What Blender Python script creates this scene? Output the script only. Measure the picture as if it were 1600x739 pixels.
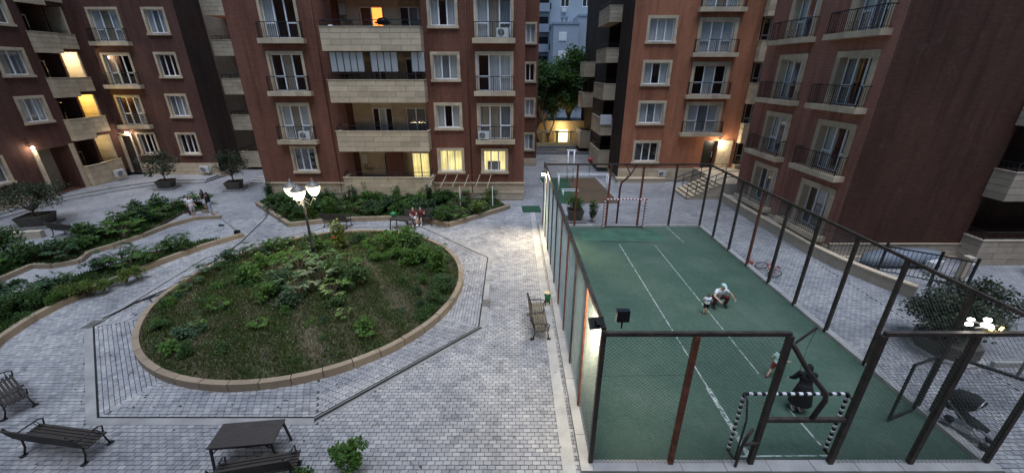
import bpy, math, random
from mathutils import Vector, Matrix
R = math.radians
rnd = random.Random(7)
sc = bpy.context.scene
col = sc.collection
for o in list(bpy.data.objects): bpy.data.objects.remove(o)

# ------------------------------------------------------------ camera
EYE = 8.9; PITCH = R(22.6); FPX = 623.0
cd = bpy.data.cameras.new('camera'); cam = bpy.data.objects.new('camera', cd); col.objects.link(cam)
cam.location = (0, 0, EYE); cam.rotation_euler = (math.pi/2 - PITCH, 0, 0)
cd.lens = FPX/1600*36; cd.sensor_width = 36; cd.clip_end = 900; cd.clip_start = .05
sc.camera = cam
# ------------------------------------------------------------ dusk sky, faint soft sun
w = bpy.data.worlds.new('World'); sc.world = w; w.use_nodes = True
nt = w.node_tree; nt.nodes.clear()
sky = nt.nodes.new('ShaderNodeTexSky'); sky.sky_type = 'NISHITA'; sky.sun_disc = False
sky.sun_elevation = R(3.0); sky.sun_rotation = R(25); sky.altitude = 1200; sky.air_density = 1.0; sky.dust_density = .6; sky.ozone_density = 2.5
bg = nt.nodes.new('ShaderNodeBackground'); bg.inputs[1].default_value = 0.15
wo = nt.nodes.new('ShaderNodeOutputWorld')
nt.links.new(sky.outputs[0], bg.inputs[0]); nt.links.new(bg.outputs[0], wo.inputs[0])
sl = bpy.data.lights.new('sun', 'SUN'); sl.energy = 1.5; sl.angle = R(42); sl.color = (.76, .84, 1.0)
so = bpy.data.objects.new('sun', sl); col.objects.link(so)
so.rotation_euler = (R(14), 0, R(15))
sc.view_settings.view_transform = 'Standard'; sc.view_settings.look = 'None'; sc.view_settings.gamma = 1
sc.view_settings.exposure = 1.3
sc.render.engine = 'CYCLES'
sc.cycles.max_bounces = 6; sc.cycles.transparent_max_bounces = 24

# ------------------------------------------------------------ pixel -> place (ground points measured on the photograph)
def _ray(px, py):
    u = (px-800)/FPX; v = (py-369.5)/FPX
    return u, math.cos(PITCH)-v*math.sin(PITCH), -math.sin(PITCH)-v*math.cos(PITCH)
def G(px, py, z=0):
    a, b, c = _ray(px, py); t = (z-EYE)/c; return (a*t, b*t)
def Fy(px, py, Y):
    a, b, c = _ray(px, py); t = Y/b; return (a*t, EYE+c*t)

# ------------------------------------------------------------ tagging and objects
def tag(o, label=None, cat=None, group=None, kind=None):
    if label: o['label'] = label
    if cat: o['category'] = cat
    if group: o['group'] = group
    if kind: o['kind'] = kind
    return o
def empty(name, loc=(0, 0, 0), rz=0, label=None, cat=None, group=None):
    o = bpy.data.objects.new(name, None); col.objects.link(o); o.location = loc; o.rotation_euler = (0, 0, rz)
    o.empty_display_size = .1
    return tag(o, label, cat, group)
def link(name, me, parent=None, loc=None, rot=None):
    o = bpy.data.objects.new(name, me); col.objects.link(o)
    if parent: o.parent = parent
    if loc: o.location = loc
    if rot: o.rotation_euler = rot
    return o
def copy_tree(o, parent=None):
    c = o.copy(); col.objects.link(c)
    if parent: c.parent = parent
    for ch in list(o.children): copy_tree(ch, c)
    return c

class MB:
    def __init__(s): s.v = []; s.f = []; s.m = []; s.sm = []; s.cur = 0
    def add(s, vs, fs, smooth=False):
        n = len(s.v); s.v += [tuple(p) for p in vs]
        for f in fs: s.f.append(tuple(i+n for i in f)); s.m.append(s.cur); s.sm.append(smooth)
    def box(s, x0, x1, y0, y1, z0, z1):
        s.add([(x0,y0,z0),(x1,y0,z0),(x1,y1,z0),(x0,y1,z0),(x0,y0,z1),(x1,y0,z1),(x1,y1,z1),(x0,y1,z1)],
              [(0,3,2,1),(4,5,6,7),(0,1,5,4),(1,2,6,5),(2,3,7,6),(3,0,4,7)])
    def bar(s, p, q, wd, ht=None, up=(0,0,1)):
        ht = ht or wd; p = Vector(p); q = Vector(q); d = (q-p).normalized(); u = Vector(up)
        if abs(d.dot(u)) > .98: u = Vector((1,0,0))
        a = d.cross(u).normalized(); b = a.cross(d)
        vs = []
        for c in (p, q):
            for i, j in ((-1,-1),(1,-1),(1,1),(-1,1)): vs.append(c+a*(i*wd/2)+b*(j*ht/2))
        s.add(vs, [(3,2,1,0),(4,5,6,7),(0,1,5,4),(1,2,6,5),(2,3,7,6),(3,0,4,7)])
    def tube(s, pts, rad, n=8, closed=False, cap=True, sq=None):
        pts = [Vector(p) for p in pts]; k = len(pts)
        if not hasattr(rad, '__len__'): rad = [rad]*k
        vs = []; fs = []; prev = None
        for i, p in enumerate(pts):
            if closed: d = (pts[(i+1) % k]-pts[i-1])
            else: d = pts[min(i+1, k-1)]-pts[max(i-1, 0)]
            d = d.normalized() if d.length > 1e-9 else Vector((0,0,1))
            if prev is None:
                u = Vector((0,0,1)) if abs(d.z) < .9 else Vector((0,1,0))
                a = d.cross(u).normalized()
            else:
                a = (prev - d*prev.dot(d)); a = a.normalized() if a.length > 1e-6 else d.orthogonal().normalized()
            prev = a; b = d.cross(a)
            rx = rad[i]; ry = rx if sq is None else rx*(sq[i] if hasattr(sq, '__len__') else sq)
            for j in range(n):
                t = 2*math.pi*j/n; vs.append(p+a*(rx*math.cos(t))+b*(ry*math.sin(t)))
        m = k if closed else k-1
        for i in range(m):
            for j in range(n):
                x = i*n+j; y = i*n+(j+1) % n; x2 = ((i+1) % k)*n+j; y2 = ((i+1) % k)*n+(j+1) % n
                fs.append((x, y, y2, x2))
        if cap and not closed:
            fs.append(tuple(reversed(range(n)))); fs.append(tuple(range((k-1)*n, k*n)))
        s.add(vs, fs, n > 5)
    def lathe(s, c, prof, n=16):
        c = Vector(c); vs = []; fs = []
        for r, z in prof:
            for j in range(n):
                t = 2*math.pi*j/n; vs.append(c+Vector((r*math.cos(t), r*math.sin(t), z)))
        for i in range(len(prof)-1):
            for j in range(n):
                fs.append((i*n+j, i*n+(j+1) % n, (i+1)*n+(j+1) % n, (i+1)*n+j))
        fs.append(tuple(reversed(range(n)))); fs.append(tuple(range((len(prof)-1)*n, len(prof)*n)))
        s.add(vs, fs, True)
    def ell(s, c, rx, ry, rz, n=12, m=8):
        c = Vector(c); vs = [c+Vector((0,0,-rz))]; fs = []
        for i in range(1, m):
            ph = -math.pi/2+math.pi*i/m
            for j in range(n):
                t = 2*math.pi*j/n; vs.append(c+Vector((rx*math.cos(ph)*math.cos(t), ry*math.cos(ph)*math.sin(t), rz*math.sin(ph))))
        vs.append(c+Vector((0,0,rz))); L = len(vs)-1
        for j in range(n): fs.append((0, 1+(j+1) % n, 1+j)); fs.append((L, L-n+j, L-n+(j+1) % n))
        for i in range(m-2):
            for j in range(n): fs.append((1+i*n+j, 1+i*n+(j+1) % n, 1+(i+1)*n+(j+1) % n, 1+(i+1)*n+j))
        s.add(vs, fs, True)
    def prism(s, pts, z0, z1):
        n = len(pts)
        s.add([(p[0], p[1], z0) for p in pts]+[(p[0], p[1], z1) for p in pts],
              [tuple(reversed(range(n))), tuple(range(n, 2*n))]+[(i, (i+1) % n, n+(i+1) % n, n+i) for i in range(n)])
    def strip(s, pts, wd, z0, z1):     # a kerb along a polyline with mitred joints
        L = []; k = len(pts)
        for i in range(k):
            p = Vector(pts[i][:2]); a = Vector(pts[max(i-1,0)][:2]); b = Vector(pts[min(i+1,k-1)][:2])
            d1 = (p-a).normalized() if i > 0 else (b-p).normalized(); d2 = (b-p).normalized() if i < k-1 else d1
            n1 = Vector((-d1.y, d1.x)); n2 = Vector((-d2.y, d2.x)); m = (n1+n2).normalized(); q = m*(wd/2/max(.4, m.dot(n1)))
            L.append((p+q, p-q))
        for i in range(k-1):
            a, b = L[i]; c, d = L[i+1]
            s.prism([b, d, c, a], z0, z1)
    def mesh(s, name, mats):
        me = bpy.data.meshes.new(name); me.from_pydata(s.v, [], s.f)
        if not isinstance(mats, (list, tuple)): mats = [mats]
        for m in mats: me.materials.append(m)
        me.polygons.foreach_set('material_index', s.m); me.polygons.foreach_set('use_smooth', s.sm)
        me.update(); return me
    def build(s, name, mats, parent=None, loc=None, rot=None):
        return link(name, s.mesh(name, mats), parent, loc, rot)

# ------------------------------------------------------------ materials
def newmat(name):
    m = bpy.data.materials.new(name); m.use_nodes = True; nt = m.node_tree
    return m, nt, nt.nodes['Principled BSDF'], nt.nodes['Material Output']
def N(nt, t, **k):
    n = nt.nodes.new(t)
    for a, b in k.items():
        if a.startswith('i_'): n.inputs[a[2:].replace('_', ' ')].default_value = b
        else: setattr(n, a, b)
    return n
def ramp(nt, src, stops):
    r = nt.nodes.new('ShaderNodeValToRGB'); e = r.color_ramp.elements
    while len(e) < len(stops): e.new(.5)
    for i, (p, c) in enumerate(stops): e[i].position = p; e[i].color = (c[0], c[1], c[2], 1)
    nt.links.new(src, r.inputs[0]); return r.outputs[0]
def mixc(nt, a, b, f, mode='MIX'):
    m = nt.nodes.new('ShaderNodeMix'); m.data_type = 'RGBA'; m.blend_type = mode
    for s, v in ((m.inputs[0], f), (m.inputs[6], a), (m.inputs[7], b)):
        if hasattr(v, 'is_linked'): nt.links.new(v, s)
        elif isinstance(v, (int, float)): s.default_value = v
        else: s.default_value = (v[0], v[1], v[2], 1)
    return m.outputs[2]
def coords(nt, world=True):
    if world:
        g = nt.nodes.new('ShaderNodeNewGeometry'); return g.outputs['Position']
    return nt.nodes.new('ShaderNodeTexCoord').outputs['Object']
def noise(nt, vec, scale, detail=4, rough=.6):
    n = N(nt, 'ShaderNodeTexNoise', i_Scale=scale, i_Detail=detail, i_Roughness=rough)
    if vec is not None: nt.links.new(vec, n.inputs['Vector'])
    return n.outputs[0]
def bump(nt, b, h, strength=.3, dist=.01):
    n = N(nt, 'ShaderNodeBump', i_Strength=strength, i_Distance=dist); nt.links.new(h, n.inputs['Height'])
    nt.links.new(n.outputs[0], b.inputs['Normal'])
def plain(name, c, rough=.6, var=.25, scale=3, metal=0, bmp=0, spec=.4, world=True):
    m, nt, b, _ = newmat(name); v = coords(nt, world)
    n1 = noise(nt, v, scale, 5)
    lo = tuple(x*(1-var) for x in c); hi = tuple(min(1, x*(1+var)) for x in c)
    nt.links.new(ramp(nt, n1, [(.3, lo), (.7, hi)]), b.inputs['Base Color'])
    b.inputs['Roughness'].default_value = rough; b.inputs['Metallic'].default_value = metal
    b.inputs['Specular IOR Level'].default_value = spec
    if bmp: bump(nt, b, noise(nt, v, scale*12, 3), bmp, .01)
    return m
def emis(name, c, s):
    m, nt, b, _ = newmat(name)
    b.inputs['Base Color'].default_value = (*c, 1); b.inputs['Emission Color'].default_value = (*c, 1); b.inputs['Emission Strength'].default_value = s
    return m
def island(nt, world_noise=True):
    g = nt.nodes.new('ShaderNodeNewGeometry'); oi = nt.nodes.new('ShaderNodeObjectInfo')
    a = N(nt, 'ShaderNodeMath', operation='ADD'); nt.links.new(g.outputs['Random Per Island'], a.inputs[0]); nt.links.new(oi.outputs['Random'], a.inputs[1])
    f = N(nt, 'ShaderNodeMath', operation='FRACT'); nt.links.new(a.outputs[0], f.inputs[0]); return f.outputs[0]

def stains(nt, v, c):
    st = ramp(nt, noise(nt, v, .38, 7, .7), [(.3, (.42,.43,.47)), (.5, (.85,.85,.87)), (.65, (1.06,1.05,1.03))])
    c = mixc(nt, c, st, .85, 'MULTIPLY')
    c = mixc(nt, c, ramp(nt, noise(nt, v, 1.9, 6, .75), [(.34, (.5,.5,.52)), (.47, (1,1,1))]), .7, 'MULTIPLY')
    c = mixc(nt, c, (.13,.12,.10), ramp(nt, noise(nt, v, 5.5, 4, .8), [(.66, (0,0,0)), (.74, (.7,.7,.7))])); return c
def paver_mat(name='concrete paver'):
    m, nt, b, _ = newmat(name); v = coords(nt)
    r = ramp(nt, island(nt), [(0, (.26,.26,.27)), (.12, (.32,.316,.32)), (.7, (.375,.367,.367)), (1, (.45,.44,.425))])
    c = stains(nt, v, r)
    gr = ramp(nt, noise(nt, v, 60, 3), [(.3, (.75,.75,.75)), (.7, (1.0,1.0,1.0))])
    c = mixc(nt, c, gr, .6, 'MULTIPLY')
    nt.links.new(c, b.inputs['Base Color']); b.inputs['Roughness'].default_value = .62
    bump(nt, b, noise(nt, v, 90, 3), .25, .006); return m
def farpave_mat():
    m, nt, b, _ = newmat('distant pavers'); v = coords(nt)
    br = N(nt, 'ShaderNodeTexBrick', i_Scale=1.0); br.inputs['Brick Width'].default_value = .2; br.inputs['Row Height'].default_value = .12
    br.inputs['Mortar Size'].default_value = .007; br.inputs['Color1'].default_value = (.27,.267,.272,1); br.inputs['Color2'].default_value = (.37,.36,.357,1); br.inputs['Mortar'].default_value = (.12,.11,.11,1)
    nt.links.new(v, br.inputs['Vector'])
    c = stains(nt, v, br.outputs[0])
    nt.links.new(c, b.inputs['Base Color']); b.inputs['Roughness'].default_value = .62
    bump(nt, b, br.outputs[1], -.6, .01); return m
def brick_mat(name, c1, c2, mortar):
    m, nt, b, _ = newmat(name); v = coords(nt)
    sp = N(nt, 'ShaderNodeSeparateXYZ'); nt.links.new(v, sp.inputs[0])
    ad = N(nt, 'ShaderNodeMath', operation='ADD'); nt.links.new(sp.outputs[0], ad.inputs[0]); nt.links.new(sp.outputs[1], ad.inputs[1])
    cb = N(nt, 'ShaderNodeCombineXYZ'); nt.links.new(ad.outputs[0], cb.inputs[0]); nt.links.new(sp.outputs[2], cb.inputs[1])
    br = N(nt, 'ShaderNodeTexBrick', i_Scale=1.0); br.inputs['Brick Width'].default_value = .22; br.inputs['Row Height'].default_value = .068
    br.inputs['Mortar Size'].default_value = .008; br.inputs['Color1'].default_value = (*c1,1); br.inputs['Color2'].default_value = (*c2,1); br.inputs['Mortar'].default_value = (*mortar,1)
    nt.links.new(cb.outputs[0], br.inputs['Vector'])
    mp = N(nt, 'ShaderNodeMapping'); mp.inputs['Scale'].default_value = (1, 1, .35); nt.links.new(v, mp.inputs[0])
    st = ramp(nt, noise(nt, mp.outputs[0], .5, 6, .65), [(.25, (.55,.53,.53)), (.7, (1.15,1.12,1.1))])
    c = mixc(nt, br.outputs[0], st, .9, 'MULTIPLY')
    mp2 = N(nt, 'ShaderNodeMapping'); mp2.inputs['Scale'].default_value = (2.2, 2.2, .12); nt.links.new(v, mp2.inputs[0])
    c = mixc(nt, c, ramp(nt, noise(nt, mp2.outputs[0], 1.0, 7, .7), [(.36, (.68,.67,.67)), (.5, (1,1,1)), (.75, (1.14,1.13,1.12))]), .8, 'MULTIPLY')
    ef = ramp(nt, noise(nt, v, 1.1, 8, .75), [(.60, (0,0,0)), (.78, (.22,.22,.22))]); c = mixc(nt, c, (.30,.24,.21), ef)
    nt.links.new(c, b.inputs['Base Color']); b.inputs['Roughness'].default_value = .85; b.inputs['Specular IOR Level'].default_value = .15
    bump(nt, b, br.outputs[1], -.5, .006); return m
def stone_mat(name, c, var=.18):
    m, nt, b, _ = newmat(name); v = coords(nt)
    r = ramp(nt, island(nt), [(0, tuple(x*(1-var) for x in c)), (1, tuple(x*(1+var*.6) for x in c))])
    st = ramp(nt, noise(nt, v, 1.7, 6, .7), [(.3, (.72,.69,.66)), (.62, (1,1,1))])
    c2 = mixc(nt, r, st, .8, 'MULTIPLY')
    nt.links.new(c2, b.inputs['Base Color']); b.inputs['Roughness'].default_value = .7
    bump(nt, b, noise(nt, v, 40, 4), .2, .005); return m
def leaf_mat(name, stops, rough=.5):
    m, nt, b, out = newmat(name)
    c = ramp(nt, island(nt), stops)
    nt.links.new(c, b.inputs['Base Color']); b.inputs['Roughness'].default_value = rough; b.inputs['Specular IOR Level'].default_value = .3
    tr = nt.nodes.new('ShaderNodeBsdfTranslucent'); nt.links.new(c, tr.inputs[0])
    mx = nt.nodes.new('ShaderNodeMixShader'); mx.inputs[0].default_value = .3
    nt.links.new(b.outputs[0], mx.inputs[1]); nt.links.new(tr.outputs[0], mx.inputs[2]); nt.links.new(mx.outputs[0], out.inputs[0]); return m
def glass_mat():
    m, nt, b, out = newmat('window glass')
    t = nt.nodes.new('ShaderNodeBsdfTransparent'); t.inputs[0].default_value = (.94,.96,.96,1)
    g = nt.nodes.new('ShaderNodeBsdfGlossy'); g.inputs['Roughness'].default_value = .03
    fr = N(nt, 'ShaderNodeLayerWeight', i_Blend=.35); ma = N(nt, 'ShaderNodeMath', operation='MULTIPLY_ADD'); ma.inputs[1].default_value = .7; ma.inputs[2].default_value = .16
    nt.links.new(fr.outputs['Facing'], ma.inputs[0]); mx = nt.nodes.new('ShaderNodeMixShader'); nt.links.new(ma.outputs[0], mx.inputs[0])
    nt.links.new(t.outputs[0], mx.inputs[1]); nt.links.new(g.outputs[0], mx.inputs[2]); nt.links.new(mx.outputs[0], out.inputs[0]); return m
def lit_curtain(name, c, em):
    m, nt, b, out = newmat(name); v = coords(nt); sp = N(nt, 'ShaderNodeSeparateXYZ'); nt.links.new(v, sp.inputs[0])
    cb = N(nt, 'ShaderNodeCombineXYZ'); nt.links.new(sp.outputs[0], cb.inputs[0]); nt.links.new(sp.outputs[1], cb.inputs[1])
    f = ramp(nt, noise(nt, cb.outputs[0], 9, 3, .6), [(.32, (.45,.45,.45)), (.6, (1,1,1))]); g = ramp(nt, noise(nt, v, 1.4, 2), [(.35, (.6,.6,.6)), (.65, (1.1,1.1,1.1))])
    k = mixc(nt, mixc(nt, c, f, 1.0, 'MULTIPLY'), g, 1.0, 'MULTIPLY'); nt.links.new(k, b.inputs['Emission Color']); b.inputs['Emission Strength'].default_value = em; b.inputs['Base Color'].default_value = (*c, 1); return m
def court_mat():
    m, nt, b, _ = newmat('worn green court'); v = coords(nt)
    n1 = noise(nt, v, .35, 6, .7); n2 = noise(nt, v, 9, 5, .6)
    c = ramp(nt, n1, [(.3, (.036,.076,.050)), (.5, (.052,.098,.066)), (.72, (.088,.130,.094))])
    c = mixc(nt, c, ramp(nt, n2, [(.25, (.7,.7,.7)), (.6, (1.05,1.05,1.05))]), .8, 'MULTIPLY')
    sc_ = N(nt, 'ShaderNodeMapping'); sc_.inputs['Scale'].default_value = (3, .5, 1); sc_.inputs['Rotation'].default_value = (0,0,.7); nt.links.new(v, sc_.inputs[0])
    c = mixc(nt, c, (.02,.06,.045), ramp(nt, noise(nt, sc_.outputs[0], 1.3, 8, .75), [(.58, (0,0,0)), (.72, (.8,.8,.8))]))
    c = mixc(nt, c, (.14,.17,.13), ramp(nt, noise(nt, v, 2.3, 9, .8), [(.58, (0,0,0)), (.76, (.55,.55,.55))]))
    nt.links.new(c, b.inputs['Base Color']); b.inputs['Roughness'].default_value = .75
    bump(nt, b, n2, .15, .01); return m
def worn_paint(name, c, under, thr=.45):
    m, nt, b, _ = newmat(name); v = coords(nt)
    f = ramp(nt, noise(nt, v, 6, 8, .75), [(thr-.08, (0,0,0)), (thr+.06, (1,1,1))])
    nt.links.new(mixc(nt, under, c, f), b.inputs['Base Color']); b.inputs['Roughness'].default_value = .7; return m
def wood_mat(name, c):
    m, nt, b, _ = newmat(name); v = coords(nt, False)
    mp = N(nt, 'ShaderNodeMapping'); mp.inputs['Scale'].default_value = (1.5, 20, 20); nt.links.new(v, mp.inputs[0])
    n1 = noise(nt, mp.outputs[0], 2, 6, .7)
    nt.links.new(ramp(nt, n1, [(.3, tuple(x*.5 for x in c)), (.5, c), (.75, tuple(x*1.7 for x in c))]), b.inputs['Base Color'])
    b.inputs['Roughness'].default_value = .6; bump(nt, b, n1, .3, .004); return m
def curtain_mat(name, c, em=0):
    m, nt, b, out = newmat(name)
    b.inputs['Base Color'].default_value = (*c, 1); b.inputs['Roughness'].default_value = .9
    if em: b.inputs['Emission Color'].default_value = (*c, 1); b.inputs['Emission Strength'].default_value = em
    return m

M = dict(
 paver=paver_mat(), farpave=farpave_mat(), bed=plain('joint sand', (.085,.08,.078), .9, .3, 5),
 brick=brick_mat('dark red brick', (.25,.105,.068), (.205,.083,.054), (.12,.068,.058)),
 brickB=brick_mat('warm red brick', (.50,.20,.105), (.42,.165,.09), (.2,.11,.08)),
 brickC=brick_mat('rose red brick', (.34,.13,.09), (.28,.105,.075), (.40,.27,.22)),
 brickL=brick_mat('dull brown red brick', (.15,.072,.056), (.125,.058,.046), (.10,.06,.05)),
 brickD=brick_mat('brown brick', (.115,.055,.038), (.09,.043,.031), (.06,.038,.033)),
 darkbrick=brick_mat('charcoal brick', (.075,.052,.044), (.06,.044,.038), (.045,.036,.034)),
 stone=stone_mat('beige stone', (.60,.48,.335)), stoneg=stone_mat('grey beige stone', (.46,.385,.295)),
 kerb=stone_mat('tan kerb stone', (.29,.225,.155), .15), drain=plain('drain concrete', (.27,.26,.25), .8, .25, 1.2, bmp=.2), conc=plain('pale concrete', (.38,.365,.345), .8, .22, 1.5, bmp=.2),
 concd=plain('dark concrete', (.2,.19,.18), .85, .3, 2, bmp=.2), white=plain('white frame', (.84,.85,.87), .4, .05),
 iron=plain('black iron', (.02,.02,.022), .5, .3, 8), post=plain('rusty brown paint', (.050,.037,.030), .55, .55, 5, bmp=.2),
 postr=plain('orange rust paint', (.17,.055,.028), .6, .5, 6), rail=plain('grey steel rail', (.16,.15,.14), .5, .3, 5, metal=.3),
 wire=plain('galvanised wire', (.17,.19,.17), .45, .2, 3, metal=.5), glass=glass_mat(), room=plain('dark room', (.03,.028,.026), .9, .2),
 warmroom=curtain_mat('warm lit room', (.9,.62,.25), .55),
 blind=curtain_mat('white blind', (.80,.82,.86)), curtain=curtain_mat('pale curtain', (.74,.74,.74)), curtaing=curtain_mat('grey blind', (.30,.32,.34)), curtainb=curtain_mat('beige curtain', (.5,.42,.32)),
 lit=lit_curtain('lit yellow curtain', (1,.86,.40), .45), lito=curtain_mat('lit orange curtain', (1,.33,.06), 1.0),
 asphalt=plain('asphalt', (.06,.06,.062), .85, .25, 2, bmp=.2), soil=plain('dark soil', (.075,.058,.034), .95, .45, 3, bmp=.6),
 court=court_mat(), line=worn_paint('worn white line', (.46,.48,.45), (.055,.11,.08), .48),
 patch=plain('newer green patch', (.045,.11,.07), .75, .3, 1.5), dark=plain('dark gap', (.012,.014,.013), .9, .2),
 wood=wood_mat('weathered slat', (.038,.029,.022)), wooddark=wood_mat('dark weathered wood', (.045,.035,.03)),
 blue=plain('pale blue render', (.34,.38,.44), .8, .06, .3), blued=plain('blue grey render', (.26,.29,.35), .8, .1, .3),
 black=plain('black plastic', (.012,.012,.013), .35, .2), greenp=plain('green plastic', (.02,.16,.06), .4, .2),
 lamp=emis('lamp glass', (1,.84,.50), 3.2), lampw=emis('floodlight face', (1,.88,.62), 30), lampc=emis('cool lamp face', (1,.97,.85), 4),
 yellow=emis('yellow lamp strip', (1,.8,.2), 3), acw=plain('air conditioner casing', (.55,.55,.53), .5, .1), terracotta=plain('planter concrete', (.10,.09,.075), .85, .3, 3, bmp=.3),  # yellow strip glows as part of the added lamp reflections
 skin=plain('skin', (.48,.29,.20), .5, .08), skin2=plain('lighter skin', (.58,.38,.28), .5, .08), hair=plain('dark hair', (.012,.009,.008), .5, .3, 30), hairb=plain('brown hair', (.08,.035,.02), .5, .3, 30),
 cwhite=plain('white cloth', (.72,.72,.74), .85, .08), cblack=plain('black cloth', (.012,.012,.013), .85, .2), cred=plain('red cloth', (.25,.03,.02), .85, .1), cmint=plain('mint cloth', (.45,.62,.58), .85, .08),
 cjean=plain('pale denim', (.42,.47,.55), .85, .12), cgrey=plain('grey cloth', (.25,.25,.27), .85, .1), cyel=plain('yellow print', (.5,.4,.05), .8, .1), cmaroon=plain('maroon cloth', (.10,.02,.025), .85, .1), cblue=plain('blue print', (.05,.2,.4), .8, .1),
 bark=plain('bark', (.10,.075,.05), .9, .35, 8, bmp=.5), barkp=plain('pale bark', (.38,.28,.17), .9, .3, 6, bmp=.4), dirtroof=plain('roof gravel', (.12,.11,.1), .9, .3, 2),
 yellowwall=plain('cream plaster', (.55,.42,.22), .85, .15, 1), rubber=plain('rubber', (.015,.015,.015), .7, .2), redp=plain('red paint', (.35,.03,.02), .4, .2), silver=plain('bright metal', (.6,.6,.62), .3, .1, metal=.8),
 brownmat=plain('brown rubber mat', (.09,.055,.03), .85, .2, 2), greenmat=plain('green rubber mat', (.015,.06,.03), .85, .25, 2), cover=plain('grey tarpaulin', (.17,.19,.22), .6, .2, 1.5),
 leafA=leaf_mat('dark green leaf', [(0,(.022,.05,.014)), (.5,(.042,.092,.022)), (1,(.08,.15,.035))]),
 leafB=leaf_mat('mid green leaf', [(0,(.035,.085,.016)), (.5,(.065,.145,.024)), (1,(.12,.21,.04))]),
 leafC=leaf_mat('blue green leaf', [(0,(.022,.048,.020)), (.5,(.044,.088,.038)), (1,(.09,.15,.07))]),
 leafD=leaf_mat('yellow green leaf', [(0,(.06,.10,.02)), (.5,(.11,.16,.03)), (1,(.2,.24,.06))]),
 leafE=leaf_mat('olive leaf', [(0,(.020,.030,.014)), (.5,(.036,.050,.022)), (1,(.065,.08,.04))]),
 grass=leaf_mat('grass blade', [(0,(.035,.055,.014)), (.5,(.062,.092,.022)), (.85,(.10,.125,.035)), (1,(.20,.18,.09))]),
 flower=plain('white petal', (.7,.68,.5), .7, .1),
)

# ------------------------------------------------------------ facades
class Fac:
    def __init__(s, o, u, n): s.o = o; s.u = u; s.n = n
    def p(s, u, w, z): return (s.o[0]+s.u[0]*u+s.n[0]*w, s.o[1]+s.u[1]*u+s.n[1]*w, z)
    def box(s, mb, u0, u1, w0, w1, z0, z1):
        a = s.p(u0, w0, z0); b = s.p(u1, w1, z1)
        mb.box(min(a[0],b[0]), max(a[0],b[0]), min(a[1],b[1]), max(a[1],b[1]), z0, z1)
    def quad(s, mb, u0, u1, w, z0, z1): mb.add([s.p(u0,w,z0), s.p(u1,w,z0), s.p(u1,w,z1), s.p(u0,w,z1)], [(0,1,2,3)])
def wall(fac, bld, u0, u1, z0, z1, holes, mat_, depth=.2, name='wall'):
    us = sorted({u0, u1}|{h[0] for h in holes}|{h[1] for h in holes}); zs = sorted({z0, z1}|{h[2] for h in holes}|{h[3] for h in holes})
    us = [u for u in us if u0 <= u <= u1]; zs = [z for z in zs if z0 <= z <= z1]
    mb = MB()
    for i in range(len(us)-1):
        j = 0
        while j < len(zs)-1:
            uc = (us[i]+us[i+1])/2
            def inh(k): zc = (zs[k]+zs[k+1])/2; return any(h[0] < uc < h[1] and h[2] < zc < h[3] for h in holes)
            if inh(j): j += 1; continue
            k = j
            while k+1 < len(zs)-1 and not inh(k+1): k += 1
            fac.quad(mb, us[i], us[i+1], 0, zs[j], zs[k+1]); j = k+1
    for h in holes:
        d = -(h[4] if len(h) > 4 else depth); a, b, c, e = h[:4]; P = fac.p
        mb.add([P(a,0,c), P(a,d,c), P(a,d,e), P(a,0,e)], [(0,1,2,3)]); mb.add([P(b,0,c), P(b,d,c), P(b,d,e), P(b,0,e)], [(0,1,2,3)])
        mb.add([P(a,0,c), P(b,0,c), P(b,d,c), P(a,d,c)], [(0,1,2,3)]); mb.add([P(a,0,e), P(b,0,e), P(b,d,e), P(a,d,e)], [(0,1,2,3)])
    return mb.build(name, mat_, bld)
def curtain(fac, u0, u1, w, z0, z1, mat_, parent):
    mb = MB(); n = max(6, int((u1-u0)/.05)); vs = []
    for i in range(n+1):
        u = u0+(u1-u0)*i/n; ww = w+.018*math.sin(i*2.1)+.008*math.sin(i*.9)
        vs += [fac.p(u, ww, z0), fac.p(u, ww, z1)]
    mb.add(vs, [(2*i, 2*i+2, 2*i+3, 2*i+1) for i in range(n)])
    return mb.build('curtain', mat_, parent)
CM = dict(c='curtain', g='curtaing', b='curtainb', y='lit', o='lito')
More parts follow.
